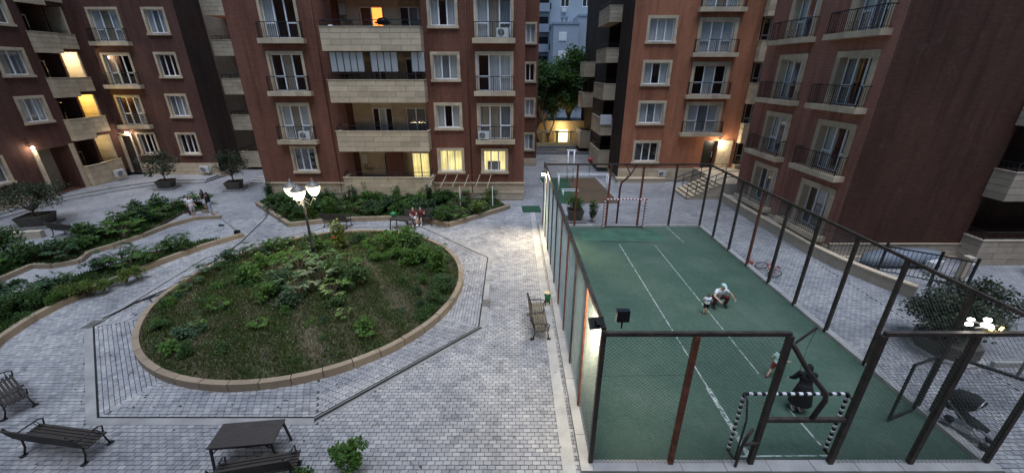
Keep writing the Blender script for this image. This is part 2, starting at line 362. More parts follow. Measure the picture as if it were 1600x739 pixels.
def window(bld, fac, u0, u1, z0, z1, lights='cdc', french=False, sw=.17, deep=.2, stone='stone', sill=True, room='room', trans=True):
    mb = MB(); g = .008
    nb = max(2, round((z1-z0)/.45)); hb = (z1-z0)/nb
    for a, b in ((u0, u0+sw), (u1-sw, u1)):
        for i in range(nb): fac.box(mb, a, b, -deep, .055, z0+i*hb+g/2, z0+(i+1)*hb-g/2-(sw if i == nb-1 else 0))
        fac.box(mb, a+.01, b-.01, -deep, .045, z0, z1-sw)
    nh = max(2, round((u1-u0)/.5)); wb = (u1-u0)/nh
    for i in range(nh): fac.box(mb, u0+i*wb+g/2, u0+(i+1)*wb-g/2, -deep, .057, z1-sw, z1)
    fac.box(mb, u0+.01, u1-.01, -deep, .047, z1-sw+.01, z1-.01)
    if sill and not french:
        for i in range(nh): fac.box(mb, u0-.05+i*(wb+.1/nh)+g/2, u0-.05+(i+1)*(wb+.1/nh)-g/2, -deep, .13, z0-.16, z0)
    wn = mb.build('french_window' if french else 'window', M[stone], bld)
    a, b, c, d = u0+sw, u1-sw, z0, z1-sw
    fr = MB(); n = len(lights); t = .055; mw = .085; wf = -deep+.03
    fac.box(fr, a, b, wf-.05, wf, c, c+t+.02); fac.box(fr, a, b, wf-.05, wf, d-t, d)
    fac.box(fr, a, a+t, wf-.052, wf-.002, c, d); fac.box(fr, b-t, b, wf-.052, wf-.002, c, d)
    lw = (b-a)/n
    for i in range(1, n): fac.box(fr, a+i*lw-mw/2, a+i*lw+mw/2, wf-.045, wf+.012, c+.005, d-.005)
    if french and trans:
        for i in range(n):
            if n > 2 and i == 1: continue
            fac.box(fr, a+i*lw, a+(i+1)*lw, wf-.04, wf+.004, c+.85, c+.95)
    fr.build('window_frame', M['white'], wn)
    for i, ch in enumerate(lights):
        pm = MB(); fac.quad(pm, a+i*lw+.03, a+(i+1)*lw-.03, wf-.02, c+.04, d-.03); pm.build('pane', M['glass'], wn)
        if ch in CM: curtain(fac, a+i*lw-.01, a+(i+1)*lw+.01, wf-.13, c, d, M[CM[ch]], wn)
        if ch == 'k': curtain(fac, a+i*lw-.01, a+(i+1)*lw-.4*lw, wf-.13, c, d, M['curtain'], wn)
    rm = MB(); P = fac.p; D = -deep-1.2
    rm.add([P(a,wf-.03,c), P(b,wf-.03,c), P(b,D,c), P(a,D,c), P(a,wf-.03,d), P(b,wf-.03,d), P(b,D,d), P(a,D,d)], [(0,1,2,3), (4,5,6,7), (0,3,7,4), (1,2,6,5), (2,3,7,6)])
    rm.build('room', M[room], wn)
    return (a-.001, b+.001, c-.001, d+.001, deep)
def railing(fac, u0, u1, w, z, h, parent, step=.13, sides=True, ret=.4, fancy=False, name='railing', mat_='iron'):
    mb = MB(); t = .03
    fac.box(mb, u0, u1, w-t/2, w+t/2, z+h-.04, z+h); fac.box(mb, u0, u1, w-.012, w+.012, z+.08, z+.105)
    n = max(2, round((u1-u0)/step))
    for i in range(n+1):
        u = u0+(u1-u0)*i/n; tt = .02 if i in (0, n, n//2) else .008
        fac.box(mb, u-tt, u+tt, w-tt*.9, w+tt*.9, z, z+h-.02)
    if sides:
        for u in (u0, u1):
            fac.box(mb, u-t/2, u+t/2, w-ret, w, z+h-.038, z+h-.002); fac.box(mb, u-.01, u+.01, w-ret, w, z+.08, z+.1)
            for k in range(1, 4): fac.box(mb, u-.008, u+.008, w-ret*k/4-.008, w-ret*k/4+.008, z, z+h-.02)
    if fancy:
        for i in range(n//3):
            u = u0+(u1-u0)*(i*3+1.5)/n
            pts = [fac.p(u+.07*math.cos(a), w, z+.3+.1*math.sin(a)) for a in [2*math.pi*k/10 for k in range(10)]]
            mb.tube(pts, .012, 4, closed=True)
    return mb.build(name, M[mat_], parent)
def balcony_slab(bld, fac, u0, u1, z, stone='stone', out=.42, th=.3, rail=True, fancy=False, h=.92):
    mb = MB(); n = max(2, round((u1-u0)/.5)); wb = (u1-u0)/n
    for i in range(n): fac.box(mb, u0+i*wb+.004, u0+(i+1)*wb-.004, 0.002, out, z-th, z)
    fac.box(mb, u0+.01, u1-.01, .003, out-.01, z-th+.01, z-.01)
    s = mb.build('balcony', M[stone], bld)
    if rail: railing(fac, u0+.12, u1-.12, out-.08, z, h, s, fancy=fancy, ret=out-.1)
    return s
_pm = {}
def panel_mesh(w, h, d, stone):
    k = (round(w, 3), round(h, 3), round(d, 3), stone)
    if k not in _pm:
        mb = MB(); b = .008
        mb.add([(-w/2,0,-h/2),(w/2,0,-h/2),(w/2,0,h/2),(-w/2,0,h/2),(-w/2+b,-d,-h/2+b),(w/2-b,-d,-h/2+b),(w/2-b,-d,h/2-b),(-w/2+b,-d,h/2-b)],
               [(4,5,6,7),(0,1,5,4),(1,2,6,5),(2,3,7,6),(3,0,4,7),(3,2,1,0)])
        _pm[k] = mb.mesh('stone_panel', M[stone])
    return _pm[k]
def panels(parent, fac, u0, u1, w, z0, z1, rows, pw=1.2, stone='stone', d=.03, stagger=True):
    hh = (z1-z0)/rows; n = max(1, round((u1-u0)/pw)); ww = (u1-u0)/n
    rot = math.atan2(fac.n[0], -fac.n[1])
    for r in range(rows):
        off = (.5 if (r % 2 and stagger and n > 1) else 0); cells = []
        if off: cells = [(u0, u0+ww/2)]+[(u0+ww*(i+.5), u0+ww*(i+1.5)) for i in range(n-1)]+[(u1-ww/2, u1)]
        else: cells = [(u0+ww*i, u0+ww*(i+1)) for i in range(n)]
        for a, b in cells:
            o = link('stone_panel', panel_mesh(b-a-.008, hh-.010, d, stone), parent, fac.p((a+b)/2, w, z0+(r+.5)*hh), (0, 0, rot))
def parapet(bld, fac, u0, u1, w0, w1, z0, z1, stone='stone', rows=4, pw=1.25, sides='lr', cap=True, rail=.35, th=.12):
    """balcony box: floor slab, three parapet walls clad in stone panels"""
    mb = MB()
    fac.box(mb, u0+.04, u1-.04, w0, w1-.04, z0+.02, z0+.25)
    fac.box(mb, u0+.04, u1-.04, w1-th-.03, w1-.031, z0+.25, z1-.03)
    fac.box(mb, u0+.04, u0+.04+th, w0, w1-th-.03, z0+.25, z1-.03); fac.box(mb, u1-.04-th, u1-.04, w0, w1-th-.03, z0+.25, z1-.03)
    b = mb.build('balcony', M[stone], bld)
    panels(b, fac, u0, u1, w1-.03, z0, z1-.04, rows, pw, stone)
    # sides
    def sidefac(u, s):
        o = fac.p(u, 0, 0); return Fac((o[0], o[1]), fac.n, (fac.u[0]*s, fac.u[1]*s))
    if w1-w0 > .2:
        if 'l' in sides: panels(b, sidefac(u0+.03, -1), w0, w1-.03, 0, z0, z1-.04, rows, max(.5, min(pw, w1-w0)), stone, stagger=False)
        if 'r' in sides: panels(b, sidefac(u1-.03, 1), w0, w1-.03, 0, z0, z1-.04, rows, max(.5, min(pw, w1-w0)), stone, stagger=False)
    if cap:
        cb = MB(); fac.box(cb, u0-.03, u1+.03, w1-th-.05, w1+.03, z1-.04, z1); fac.box(cb, u0-.03, u0+th+.05, w0, w1-th-.051, z1-.042, z1-.002); fac.box(cb, u1-th-.05, u1+.03, w0, w1-th-.051, z1-.042, z1-.002)
        cb.build('coping', M[stone], b)
    if rail:
        railing(fac, u0+.08, u1-.08, w1-.09, z1, rail, b, step=.95, ret=w1-w0-.12)
    return b
def shell(bld, x0, x1, y0, y1, z0, z1, skip, mat_):
    mb = MB()
    if 'x0' not in skip: mb.add([(x0,y0,z0),(x0,y1,z0),(x0,y1,z1),(x0,y0,z1)], [(0,1,2,3)])
    if 'x1' not in skip: mb.add([(x1,y0,z0),(x1,y1,z0),(x1,y1,z1),(x1,y0,z1)], [(0,1,2,3)])
    if 'y0' not in skip: mb.add([(x0,y0,z0),(x1,y0,z0),(x1,y0,z1),(x0,y0,z1)], [(0,1,2,3)])
    if 'y1' not in skip: mb.add([(x0,y1,z0),(x1,y1,z0),(x1,y1,z1),(x0,y1,z1)], [(0,1,2,3)])
    mb.build('wall', mat_, bld)
    rb = MB(); rb.box(x0-.02, x1+.02, y0-.02, y1+.02, z1, z1+.3); rb.build('roof', M['dirtroof'], bld)
ZT = 18.6
def ac_unit(loc, rz, label, s=1.0):
    o = empty('air_conditioner', loc, rz, label, 'air conditioner')
    b = MB(); b.box(-.42*s, .42*s, -.15*s, .15*s, .06*s, .64*s); b.box(-.35*s,-.29*s,-.16*s,.16*s,0,.06*s); b.box(.29*s,.35*s,-.16*s,.16*s,0,.06*s); b.build('casing', M['acw'], o)
    g = MB(); c = Vector((-.1*s, -.16*s, .35*s))
    for r in (.06, .12, .18, .235): g.tube([c+Vector((r*s*math.cos(a), 0, r*s*math.sin(a))) for a in [2*math.pi*k/16 for k in range(16)]], .006*s, 4, closed=True)
    for a in range(6): g.bar(c, c+Vector((.24*s*math.cos(a*1.047), 0, .24*s*math.sin(a*1.047))), .008*s)
    g.build('fan_grille', M['acw'], o)
    f = MB(); f.tube([c+Vector((0,.012,0)), c+Vector((0,.0,0))], .23*s, 16); f.build('fan_recess', M['dark'], o)
    for k in range(2):
        p = MB(); p.tube([(.42*s,0,.2*s+.1*k), (.5*s,0,.2*s+.1*k), (.52*s,.1,.5*s), (.5*s,.2,.75*s)], .012, 6); p.build('hose', M['acw'], o)
    return o
def wall_lamp(loc, out, label, power=25, colr=(1,.86,.6)):
    o = empty('wall_lamp', loc, 0, label, 'lamp'); out = Vector(out)
    b = MB(); b.bar((0,0,0), out*.18, .05); b.box(-.09+out.x*.22, .09+out.x*.22, -.09+out.y*.22, .09+out.y*.22, -.0, .05); b.build('bracket', M['iron'], o)
    g = MB(); g.ell(out*.22+Vector((0,0,-.08)), .1, .1, .09, 12, 8); g.build('bulb', M['lampw'], o)
    l = bpy.data.lights.new('lamp_light', 'POINT'); l.energy = power; l.color = colr; l.shadow_soft_size = .12
    lo = bpy.data.objects.new('lamp_light', l); col.objects.link(lo); lo.parent = o; lo.location = out*.4+Vector((0,0,-.25))
    return o

# ============================================================ building A: block behind the round bed
A = empty('apartment_building', (-8.6, 28.4, 0), 0, 'dark red brick apartment block behind the round bed with stacked beige balconies', 'building')
def par(o, root):   # keep world placement while parenting to a moved empty
    o.matrix_parent_inverse = Matrix.Translation(-root.location)
FA = Fac((0, 28.4), (1, 0), (0, -1)); H = []
F_ = 3.13
LV = [1.32, 4.45, 7.62, 10.78, 13.95]           # french window bases
for k, (li, u0, u1) in enumerate([('dcd',-16.0,-13.75), ('cbd',-15.95,-13.55), ('cdd',-15.85,-13.4)]):
    z = LV[k+1]; H.append(window(A, FA, u0, u1, z, z+2.42, ['cbc','dbd','cdd'][k], True)); balcony_slab(A, FA, u0-.25, u1+.25, z)
H.append(window(A, FA, -15.7, -13.85, 2.2, 3.98, 'ddd'))
for z, li in ((2.17,'yyy'), (5.22,'cdc'), (8.35,'cgc'), (11.5,'cdc')): H.append(window(A, FA, -5.32, -3.4, z, z+1.66, li))
for k, li in ((1,'bbg'), (2,'dcc'), (3,'cbg')):
    z = LV[k]; H.append(window(A, FA, -2.4, .1, z, z+2.4, li, True)); balcony_slab(A, FA, -2.52, .22, z)
H.append(window(A, FA, -2.2, -.27, 2.17, 3.8, 'yyy'))
# the balcony bay in the middle
bays = [(1.96, 3.75), (5.13, 6.95), (8.35, 10.0), (11.4, 13.2)]
for a, b in bays: H.append((-11.3, -5.75, a-.9, b, 1.2))
wall(FA, A, -18.0, .85, 1.32, ZT, H, M['brick'])
for i, (z0, z1) in enumerate([(.54, 1.96), (3.75, 5.13), (6.93, 8.35), (10.0, 11.4), (13.2, 14.6)]):
    parapet(A, FA, -11.85, -5.65, 0.002, .95, z0, z1, rows=4, pw=1.3, rail=(0 if i == 4 else .36))
inside = [  # (door u, width, lights) in the back wall of each loggia
    [(-9.6, 1.0, 'dd'), (-7.5, 1.4, 'yy')], [(-10.0, 1.5, 'dcd'), (-7.6, 1.5, 'gg')], [(-9.6, 1.0, 'dd'), (-7.3, 1.3, 'dd')], [(-10.0, 1.6, 'do'), (-7.4, 1.9, 'dgc')]]
FAb = Fac((0, 29.6), (1, 0), (0, -1))
for (a, b), ds in zip(bays, inside):
    hh = []
    for u, wd, li in ds: hh.append(window(A, FAb, u, u+wd, a-.9, a+1.35, li, True, sw=.05, deep=.1, trans=False))
    wall(FAb, A, -11.3, -5.75, a-.9, b, hh, M['stone'], name='loggia_wall')
mb = MB(); FA.box(mb, -9.0, -7.9, -.6, -.02, 1.1, 3.74); mb.build('pier', M['brick'], A)
# frameless glazing with white blinds closing the second balcony from the top
gl = MB()
gz = link('balcony_glazing', None or MB().mesh('x', M['iron']), A)
for k in range(14):
    u = -11.55+k*.43
    if k in (5, 10, 11): continue
    p = MB(); FA.quad(p, u, u+.42, .80, 8.75, 9.97); p.build('glass_leaf', M['glass'], gz)
    c = MB(); FA.quad(c, u+.01, u+.41, .72, 8.82, 9.96); c.build('blind', M['blind'], gz)
mb = MB()
for k in range(15): FA.box(mb, -11.56+k*.43-.008, -11.56+k*.43+.008, .79, .82, 8.38, 9.99)
FA.box(mb, -11.6, -5.8, .78, .83, 9.95, 9.995); gz.data = mb.mesh('balcony_glazing', M['iron'])
# plinth
pl = MB(); FA.box(pl, -17.98, .83, -.3, .02, 0, 1.3); p = pl.build('plinth', M['stoneg'], A)
panels(p, FA, -18.02, -11.9, .05, .55, 1.32, 3, .9, 'stone', .03); panels(p, FA, -5.6, .88, .05, .55, 1.32, 3, .9, 'stone', .03)
panels(p, FA, -18.02, .88, .03, .05, .53, 2, .9, 'stoneg', .02)
lg = MB(); FA.box(lg, -18.06, .92, .05, .16, 1.30, 1.38); lg.build('ledge', M['stone'], A)
shell(A, -18.0, .85, 28.4, 39.9, 0, ZT, ('y0',), M['brick'])
for loc, l in (((-14.3, 27.98+.15, 4.45), 'white air conditioner on the lowest left balcony slab of the middle block'), ((-1.95, 28.12, 4.45), 'white air conditioner with round fan behind the railing above the two yellow lit windows'), ((-.6, 28.12, 10.78), 'white air conditioner on the top right balcony slab of the middle block')):
    ac_unit(loc, 0, l, .9)
# items kept on the balconies
def boiler(loc, label, s=1):
    o = empty('wall_boiler', loc, 0, label, 'boiler'); b = MB(); b.box(-.2*s,.2*s,-.16*s,0,0,.7*s); b.build('casing', M['acw'], o)
    t = MB()
    for k in range(3): t.tube([(-.12+.12*k,-.08,0), (-.12+.12*k,-.08,-.3-.1*k), (.3,-.08,-.32-.1*k), (.5,-.02,-.32-.1*k)], .018, 6)
    t.build('pipe', M['rail'], o); return o
boiler((-10.9, 29.56, 2.5), 'white boiler with pipes on the lowest balcony of the middle block')
boiler((-11.0, 29.56, 12.2), 'white boiler on the back wall of the top balcony')
o = empty('grill', (-8.1, 28.2, 11.0), 0, 'black covered grill behind the rail of the top balcony', 'grill')
b = MB(); b.ell((0,0,.72), .38, .25, .22, 14, 8); b.box(-.45,.45,-.2,.2,.6,.68); b.build('lid', M['black'], o); b = MB()
for sx in (-1, 1):
    for sy in (-1, 1): b.bar((.3*sx,.15*sy,0), (.25*sx,.13*sy,.62), .03)
b.build('stand', M['iron'], o)
o = tag(MB().build('laundry_basket', M['white']), 'pale blue basket with cloths at the left end of the top balcony', 'basket'); b = MB(); b.lathe((0,0,0), [(.16,0),(.22,.42),(.2,.42),(.15,.04)], 12); b.ell((.02,0,.42), .17,.15,.1)
o.data = b.mesh('laundry_basket', M['cwhite']); o.location = (-11.3, 27.9, 11.0)
o = empty('pergola', (-3.6, 27.2, 0), 0, 'thin rusty pergola frame of pale slanting bars above the lower right plinth', 'pergola')
b = MB(); b.bar((-2.0,.9,1.95), (2.3,.9,1.95), .05); b.bar((-2.0,-.6,1.55), (2.3,-.6,1.55), .04); b.build('beam', M['postr'], o)
for k in range(6): b = MB(); b.bar((-1.9+k*.8,.95,1.98), (-2.1+k*.8,-.75,1.52), .035); b.build('cross_bar', M['stoneg'], o)
for x in (0.0, 2.25): b = MB(); b.bar((x,-.6,0), (x,-.6,1.55), .06); b.build('leg', M['white'], o)

b = MB(); FA.box(b, -1.75, -.85, -.32, -.27, 2.2, 2.85); b.build('window_seat_back', M['black'], A)
# rain pipes on the facades
for fac_, u_, bl_ in ((FA, -12.5, A), (FA, -2.9, A)):
    b = MB(); b.tube([fac_.p(u_, .06, .6), fac_.p(u_, .06, ZT-.1)], .035, 8); b.build('rain_pipe', M['brick'], bl_)
# stepped back wing at the right of A
A2 = empty('apartment_building', (1.6, 40, 0), 0, 'narrow brick wing set back at the right edge of the middle block', 'building')
F2 = Fac((0, 40), (1, 0), (0, -1)); H = []
for z, li in ((1.62,'cd'), (4.85,'cc'), (7.98,'dd'), (11.2,'cc')): H.append(window(A2, F2, 1.08, 2.24, z, z+1.65, li))
wall(F2, A2, .8, 2.42, .75, ZT, H, M['brick'])
pl = MB(); F2.box(pl, .8, 2.44, -.3, .03, 0, .76); p = pl.build('plinth', M['stoneg'], A2); panels(p, F2, .86, 2.48, .06, .05, .76, 3, .7)
shell(A2, .8, 2.42, 40, 46, 0, ZT, ('y0',), M['brick'])

# ============================================================ building B: warm block right of the middle
B = empty('apartment_building', (14, 33.9, 0), 0, 'warm red brick apartment block behind the sports court with an entrance stair at its right', 'building')
FB = Fac((0, 33.9), (1, 0), (0, -1)); H = []
for z, li in ((1.72,'ddd'), (4.88,'cgc'), (7.88,'cdc'), (10.93,'ccc')): H.append(window(B, FB, 10.2, 12.5, z, z+1.76, li, sw=.2))
for k, (z, li) in enumerate(((4.15,'cgc'), (7.1,'dcd'), (10.15,'ccc'), (13.2,'cbc'))):
    H.append(window(B, FB, 14.1, 17.1, z, z+2.4, li, True, sw=.25)); balcony_slab(B, FB, 13.85, 17.35, z)
H.append((16.1, 17.3, 1.15, 3.45, .5))
wall(FB, B, 9.15, 18.8, 1.15, ZT, H, M['brickB'])
# entrance
d = MB(); FB.box(d, 16.1, 17.3, -.5, -.45, 1.15, 3.45); dr = d.build('door', M['black'], B); d = MB(); FB.box(d, 17.1, 17.15, -.45, -.38, 2.0, 2.5); d.build('handle', M['silver'], dr)
d = MB(); FB.box(d, 17.3, 18.5, .0, .03, 1.15, 3.5); pn = d.build('entrance_surround', M['stoneg'], B); panels(pn, FB, 17.32, 18.5, .06, 1.2, 3.5, 5, .6, 'stone')
pl = MB(); FB.box(pl, 9.15, 18.8, -.3, .02, 0, 1.14); p = pl.build('plinth', M['stoneg'], B); panels(p, FB, 9.11, 13.2, .05, .1, 1.14, 3, 1.0, 'stone'); panels(p, FB, 13.2, 18.8, .05, .1, 1.14, 3, 1.0, 'stone')
lg = MB(); FB.box(lg, 9.0, 13.1, .05, .6, 0, .32); FB.box(lg, 8.9, 13.1, .05, .66, .32, .4); lg.build('ledge', M['stone'], B)
FBs = Fac((9.15, 0), (0, 1), (-1, 0)); H = []
for z0, z1 in ((.37, 2.2), (3.35, 4.9), (6.43, 7.82), (9.5, 10.67), (12.6, 13.85)):
    pass
tops = [(2.2, 3.35), (4.9, 6.43), (7.82, 9.5), (10.67, 12.6)]
for a, b in tops: H.append((37.7, 41.8, a-.9, b, 1.4))
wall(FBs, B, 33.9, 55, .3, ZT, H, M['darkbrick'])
FBi = Fac((10.55, 0), (0, 1), (-1, 0))
for i, (a, b) in enumerate(tops):
    h1 = window(B, FBi, 38.3, 40.6, a-.9, a+1.3, ['dcd','dcd','dgd','ddc'][i], True, sw=.05, deep=.1, trans=False)
    wall(FBi, B, 37.7, 41.8, a-.9, b, [h1], M['stoneg'], name='loggia_wall')
for z0, z1 in ((.37, 2.0), (3.35, 4.9), (6.43, 7.82), (9.5, 10.67), (12.6, 13.85)):
    parapet(B, FBs, 37.5, 42.0, .002, 1.07, z0, z1, rows=4, pw=1.1, sides='l', rail=.35)
for z0, z1 in ((0.4, 2.4), (5.0, 6.6), (8.2, 9.8)):
    parapet(B, FBs, 47.5, 50.5, .002, 1.2, z0, z1, rows=3, pw=1.1, sides='l', rail=0)
pl = MB(); FBs.box(pl, 33.95, 55, -.3, .04, 0, .31); pl.build('plinth', M['stoneg'], B)
shell(B, 9.15, 26, 33.9, 55, 0, ZT, ('y0','x0'), M['brickB'])
ac_unit((12.9, 33.78, .42), 0, 'white air conditioner on the stone ledge below the warm brick wall', .8)
o = tag(MB().build('duvet', M['cwhite']), 'white bedding hung over a dark side balcony rail', 'bedding'); b = MB(); b.box(8.0, 9.0, 37.37, 37.44, 4.35, 5.15); b.box(8.0, 9.0, 37.44, 37.6, 5.1, 5.17); o.data = b.mesh('duvet', M['cwhite'])
wall_lamp((17.4, 33.85, 3.55), (0,-1,0), 'bright bulkhead lamp above the entrance door at the top of the stair', 45)

# recessed balcony stack between B and C
K = empty('apartment_building', (20, 34, 0), 0, 'recessed corner bay of pale stone balconies between the warm block and the right block', 'building')
FK = Fac((0, 34.4), (1, 0), (0, -1)); H = []
for k, z in enumerate((1.2, 4.3, 7.4, 10.5)): H.append(window(K, FK, 19.2, 21.2, z, z+2.2, ['dcd','ddd','dcd','ddd'][k], True, sw=.1))
wall(FK, K, 18.8, 26, 0, ZT, H, M['darkbrick'])
for i, (z0, z1) in enumerate(((.0, 1.5), (3.3, 4.9), (6.4, 8.0), (9.5, 11.0), (12.6, 14.1))):
    parapet(K, FK, 18.85, 20.3, .002, 1.0, z0, z1, rows=4, pw=.8, rail=0); parapet(K, FK, 20.3, 24.5, .002, 2.6, z0-.15, z1-.15, rows=4, pw=1.0, rail=.3, sides='l')
mb = MB(); FK.box(mb, 18.7, 18.95, .0, .3, 0, ZT); mb.build('downpipe', M['stone'], K)

# stair and landing to the entrance
ST = empty('entrance_stair', (14.5, 30, 0), 0, 'stone entrance stair with black handrails rising right to the lit door', 'stairs')
n = 8
for i in range(n):
    b = MB(); x0 = 13.0+i*.32; b.box(x0, 15.56, 28.55+.001*i, 31.0, i*.15, (i+1)*.15-.004); b.box(x0-.02, x0+.3, 28.5, 31.0, (i+1)*.15-.036, (i+1)*.15); b.build('step', M['stone'], ST)
b = MB(); b.box(15.56, 19.0, 28.55, 33.8, 0, 1.2); b.build('landing', M['stoneg'], ST)
for y in (28.6, 31.05):
    b = MB()
    for h_ in (.5, .92): b.bar((13.0, y, h_+.1), (15.6, y, h_+1.2), .045); b.bar((15.6, y, h_+1.2), (16.9 if y > 30 else 17.5, y, h_+1.2), .045)
    for k in range(5): x = 13.0+k*.65; b.bar((x, y, k*.28), (x, y, k*.275+1.02), .04)
    b.bar((16.9, y, 1.2), (16.9, y, 2.12), .04); b.build('handrail', M['iron'], ST)

# ============================================================ building C: right block, side facing the court
C = empty('apartment_building', (19, 23, 0), 0, 'tall brick block at the right with black railed french windows over the court', 'building')
FC = Fac((16.2, 0), (0, 1), (-1, 0)); H = []
for k, z in enumerate((.95, 4.1, 7.3, 10.55)):
    H.append(window(C, FC, 19.25, 21.75, z, z+2.45, ['cdc','bdc','gdg','cgc'][k] if k else 'ddd', True, sw=.28, deep=.38, trans=(k > 0)))
    balcony_slab(C, FC, 19.0, 22.4, z, out=.55, th=.26, fancy=True, h=.95)
    H.append(window(C, FC, 23.9, 26.35, z, z+2.45, ['ddd','cgc','ddc','cdc'][k], True, sw=.28, deep=.38, trans=(k > 0)))
    balcony_slab(C, FC, 23.65, 27.1, z, out=.55, th=.26, fancy=True, h=.95)
wall(FC, C, 18.6, 28.0, .62, ZT, H, M['brickC'])
pl = MB(); FC.box(pl, 18.62, 28, -.3, .02, 0, .61); p = pl.build('plinth', M['stoneg'], C); panels(p, FC, 18.6, 28, .05, .12, .62, 2, .9)
FD = Fac((0, 18.6), (1, 0), (0, -1))
H = [(22.9, 30, 1.35, 3.3, 1.2), (22.9, 30, 4.6, 6.6, 1.2), (22.9, 30, 8.0, 9.9, 1.2), (22.9, 30, 0.1, .4, .3)]
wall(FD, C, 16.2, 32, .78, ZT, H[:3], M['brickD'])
wall(Fac((0, 19.8), (1, 0), (0, -1)), C, 22.9, 30, .78, 10, [], M['darkbrick'], name='loggia_wall')
pl = MB(); FD.box(pl, 16.22, 32, -.3, .02, -.1, .77); p = pl.build('plinth', M['stoneg'], C); panels(p, FD, 16.16, 22.8, .05, .12, .76, 2, 1.1, 'stoneg')
lg = MB(); FD.box(lg, 16.1, 32, .05, .2, .02, .12); FD.box(lg, 16.1, 32, .05, .12, .76, .82); lg.build('ledge', M['stone'], C)
for z0, z1 in ((.0, 1.33), (3.28, 4.65), (6.6, 7.98)):
    parapet(C, FD, 22.75, 31, .002, .92, z0, z1, 'stoneg', rows=4, pw=1.6, sides='l', rail=.4)
shell(C, 16.2, 32, 18.6, 28, 0, ZT, ('x0','y0'), M['brickD'])

# ============================================================ building L: left block
Lb = empty('apartment_building', (-30, 35.2, 0), 0, 'dark brick apartment block at the upper left with a lit entrance and yellow lit balconies', 'building')
FL = Fac((0, 35.2), (1, 0), (0, -1)); H = []
for k, (a, b, z) in enumerate(((-33.2,-31.05,4.6), (-33.1,-30.7,7.8), (-33.0,-30.5,11.0))):
    H.append(window(Lb, FL, a, b, z, z+2.4, ['ddc','bdd','cbc'][k], True)); balcony_slab(Lb, FL, a-.3, b+.3, z)
for k, (a, b, z) in enumerate(((-29.1,-27.3,2.15), (-28.95,-27.15,5.3), (-28.8,-27.0,8.45), (-28.7,-26.9,11.6))): H.append(window(Lb, FL, a, b, z, z+1.8, ['ddd','gcc','ddd','cgc'][k]))
H.append(window(Lb, FL, -32.55, -30.85, 2.15, 3.98, 'ddd'))
H.append((-33.95, -32.95, .5, 3.7, .3))
wall(FL, Lb, -34, -26.1, .5, ZT, H, M['brickL'])
d = MB(); FL.box(d, -33.95, -32.95, -.3, -.25, .5, 3.7); dr = d.build('door', M['wooddark'], Lb); d = MB(); FL.box(d, -33.1, -33.05, -.25, -.18, 1.5, 2.1); d.build('handle', M['silver'], dr)
d = MB(); FL.box(d, -34.0, -33.8, .0, .12, .5, 3.9); FL.box(d, -33.0, -32.85, .0, .1, .5, 3.7); FL.box(d, -34.0, -32.85, .0, .12, 3.7, 3.85); d.build('door_surround', M['stone'], Lb)
pl = MB(); FL.box(pl, -32.85, -26.1, -.3, .02, 0, 1.3); p = pl.build('plinth', M['stoneg'], Lb); panels(p, FL, -32.8, -26.06, .05, .12, 1.32, 3, 1.0)
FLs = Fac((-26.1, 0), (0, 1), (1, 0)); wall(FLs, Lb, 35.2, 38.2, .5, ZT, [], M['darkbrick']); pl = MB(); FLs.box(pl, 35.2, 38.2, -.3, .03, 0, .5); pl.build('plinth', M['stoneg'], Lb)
FLl = Fac((-34, 0), (0, 1), (1, 0)); H = []
for y0, y1, z, li in ((28.7,30.6,5.5,'cgc'), (28.7,30.6,8.6,'gg'), (28.9,30.7,11.8,'dd'), (24.6,26.6,1.95,'ddd'), (24.6,26.6,5.1,'ccd')): H.append(window(Lb, FLl, y0, y1, z, z+1.75, li))
lt = [(1.6, 3.95, 1), (5.45, 7.1, 2), (8.4, 10.2, 3), (11.45, 13.3, 0)]
for a, b, q in lt: H.append((31.4, 34.4, a-.9, b, 1.3))
H.append((28.6, 30.9, .3, 3.6, 1.6))
wall(FLl, Lb, 18, 35.2, .9, ZT, H, M['brickL'])
Fli = Fac((-35.3, 0), (0, 1), (1, 0))
for a, b, q in lt:
    h1 = window(Lb, Fli, 31.9, 33.2, a-.9, a+1.2, 'dd', True, sw=.05, deep=.1, trans=False)
    wall(Fli, Lb, 31.4, 34.4, a-.9, b, [h1], M['brickD'], name='loggia_wall')
    # side wall of the loggia nearest the corner, clad in stone and lit by a ceiling lamp
    mb = MB(); mb.box(-35.3, -34.02, 34.3, 34.4, a-.9, b); sw_ = mb.build('loggia_wall', M['stone'], Lb)
    panels(sw_, Fac((0, 34.3), (1, 0), (0, -1)), -35.28, -34.04, 0, a-.9, b, 5, 1.2)
    mb = MB(); mb.box(-35.3, -34.03, 32.86, 32.94, a-.9, b); mb.build('partition', M['brickD'], Lb)
    if q:
        l = bpy.data.lights.new('ceiling_light', 'POINT'); l.energy = (16, 60, 75)[q-1]; l.color = ((1,.85,.45), (1,.72,.18), (1,.92,.62))[q-1]; l.shadow_soft_size = .1
        lo = bpy.data.objects.new('ceiling_light', l); col.objects.link(lo); lo.parent = Lb; lo.location = (-34.75, 33.25, b-.3); par(lo, Lb)
        g = MB(); g.lathe((-34.75, 33.25, b-.1), [(.1,0),(.13,.05),(.1,.1)], 12); g.build('ceiling_lamp', M['lampc'], Lb)
for z0, z1 in ((.0, 1.9), (3.95, 5.45), (7.1, 8.4), (10.15, 11.45), (13.3, 14.7)):
    parapet(Lb, FLl, 31.25, 32.9, .002, .45, z0-.1, z1, rows=4, pw=.9, rail=0, sides='l'); parapet(Lb, FLl, 32.9, 34.5, .002, .15, z0+.25, z1, rows=3, pw=.9, rail=0, sides='', th=.05)
pm_ = MB(); FLl.box(pm_, 18, 28.6, -.3, .02, 0, .9); p = pm_.build('plinth', M['stoneg'], Lb); panels(p, FLl, 18, 28.6, .05, .08, .92, 2, 1.1)
e_ = MB(); e_.add([(-35.6,28.6,0), (-35.6,30.9,0), (-35.6,30.9,3.6), (-35.6,28.6,3.6)], [(0,1,2,3)]); e_.build('entrance_back', M['stoneg'], Lb)
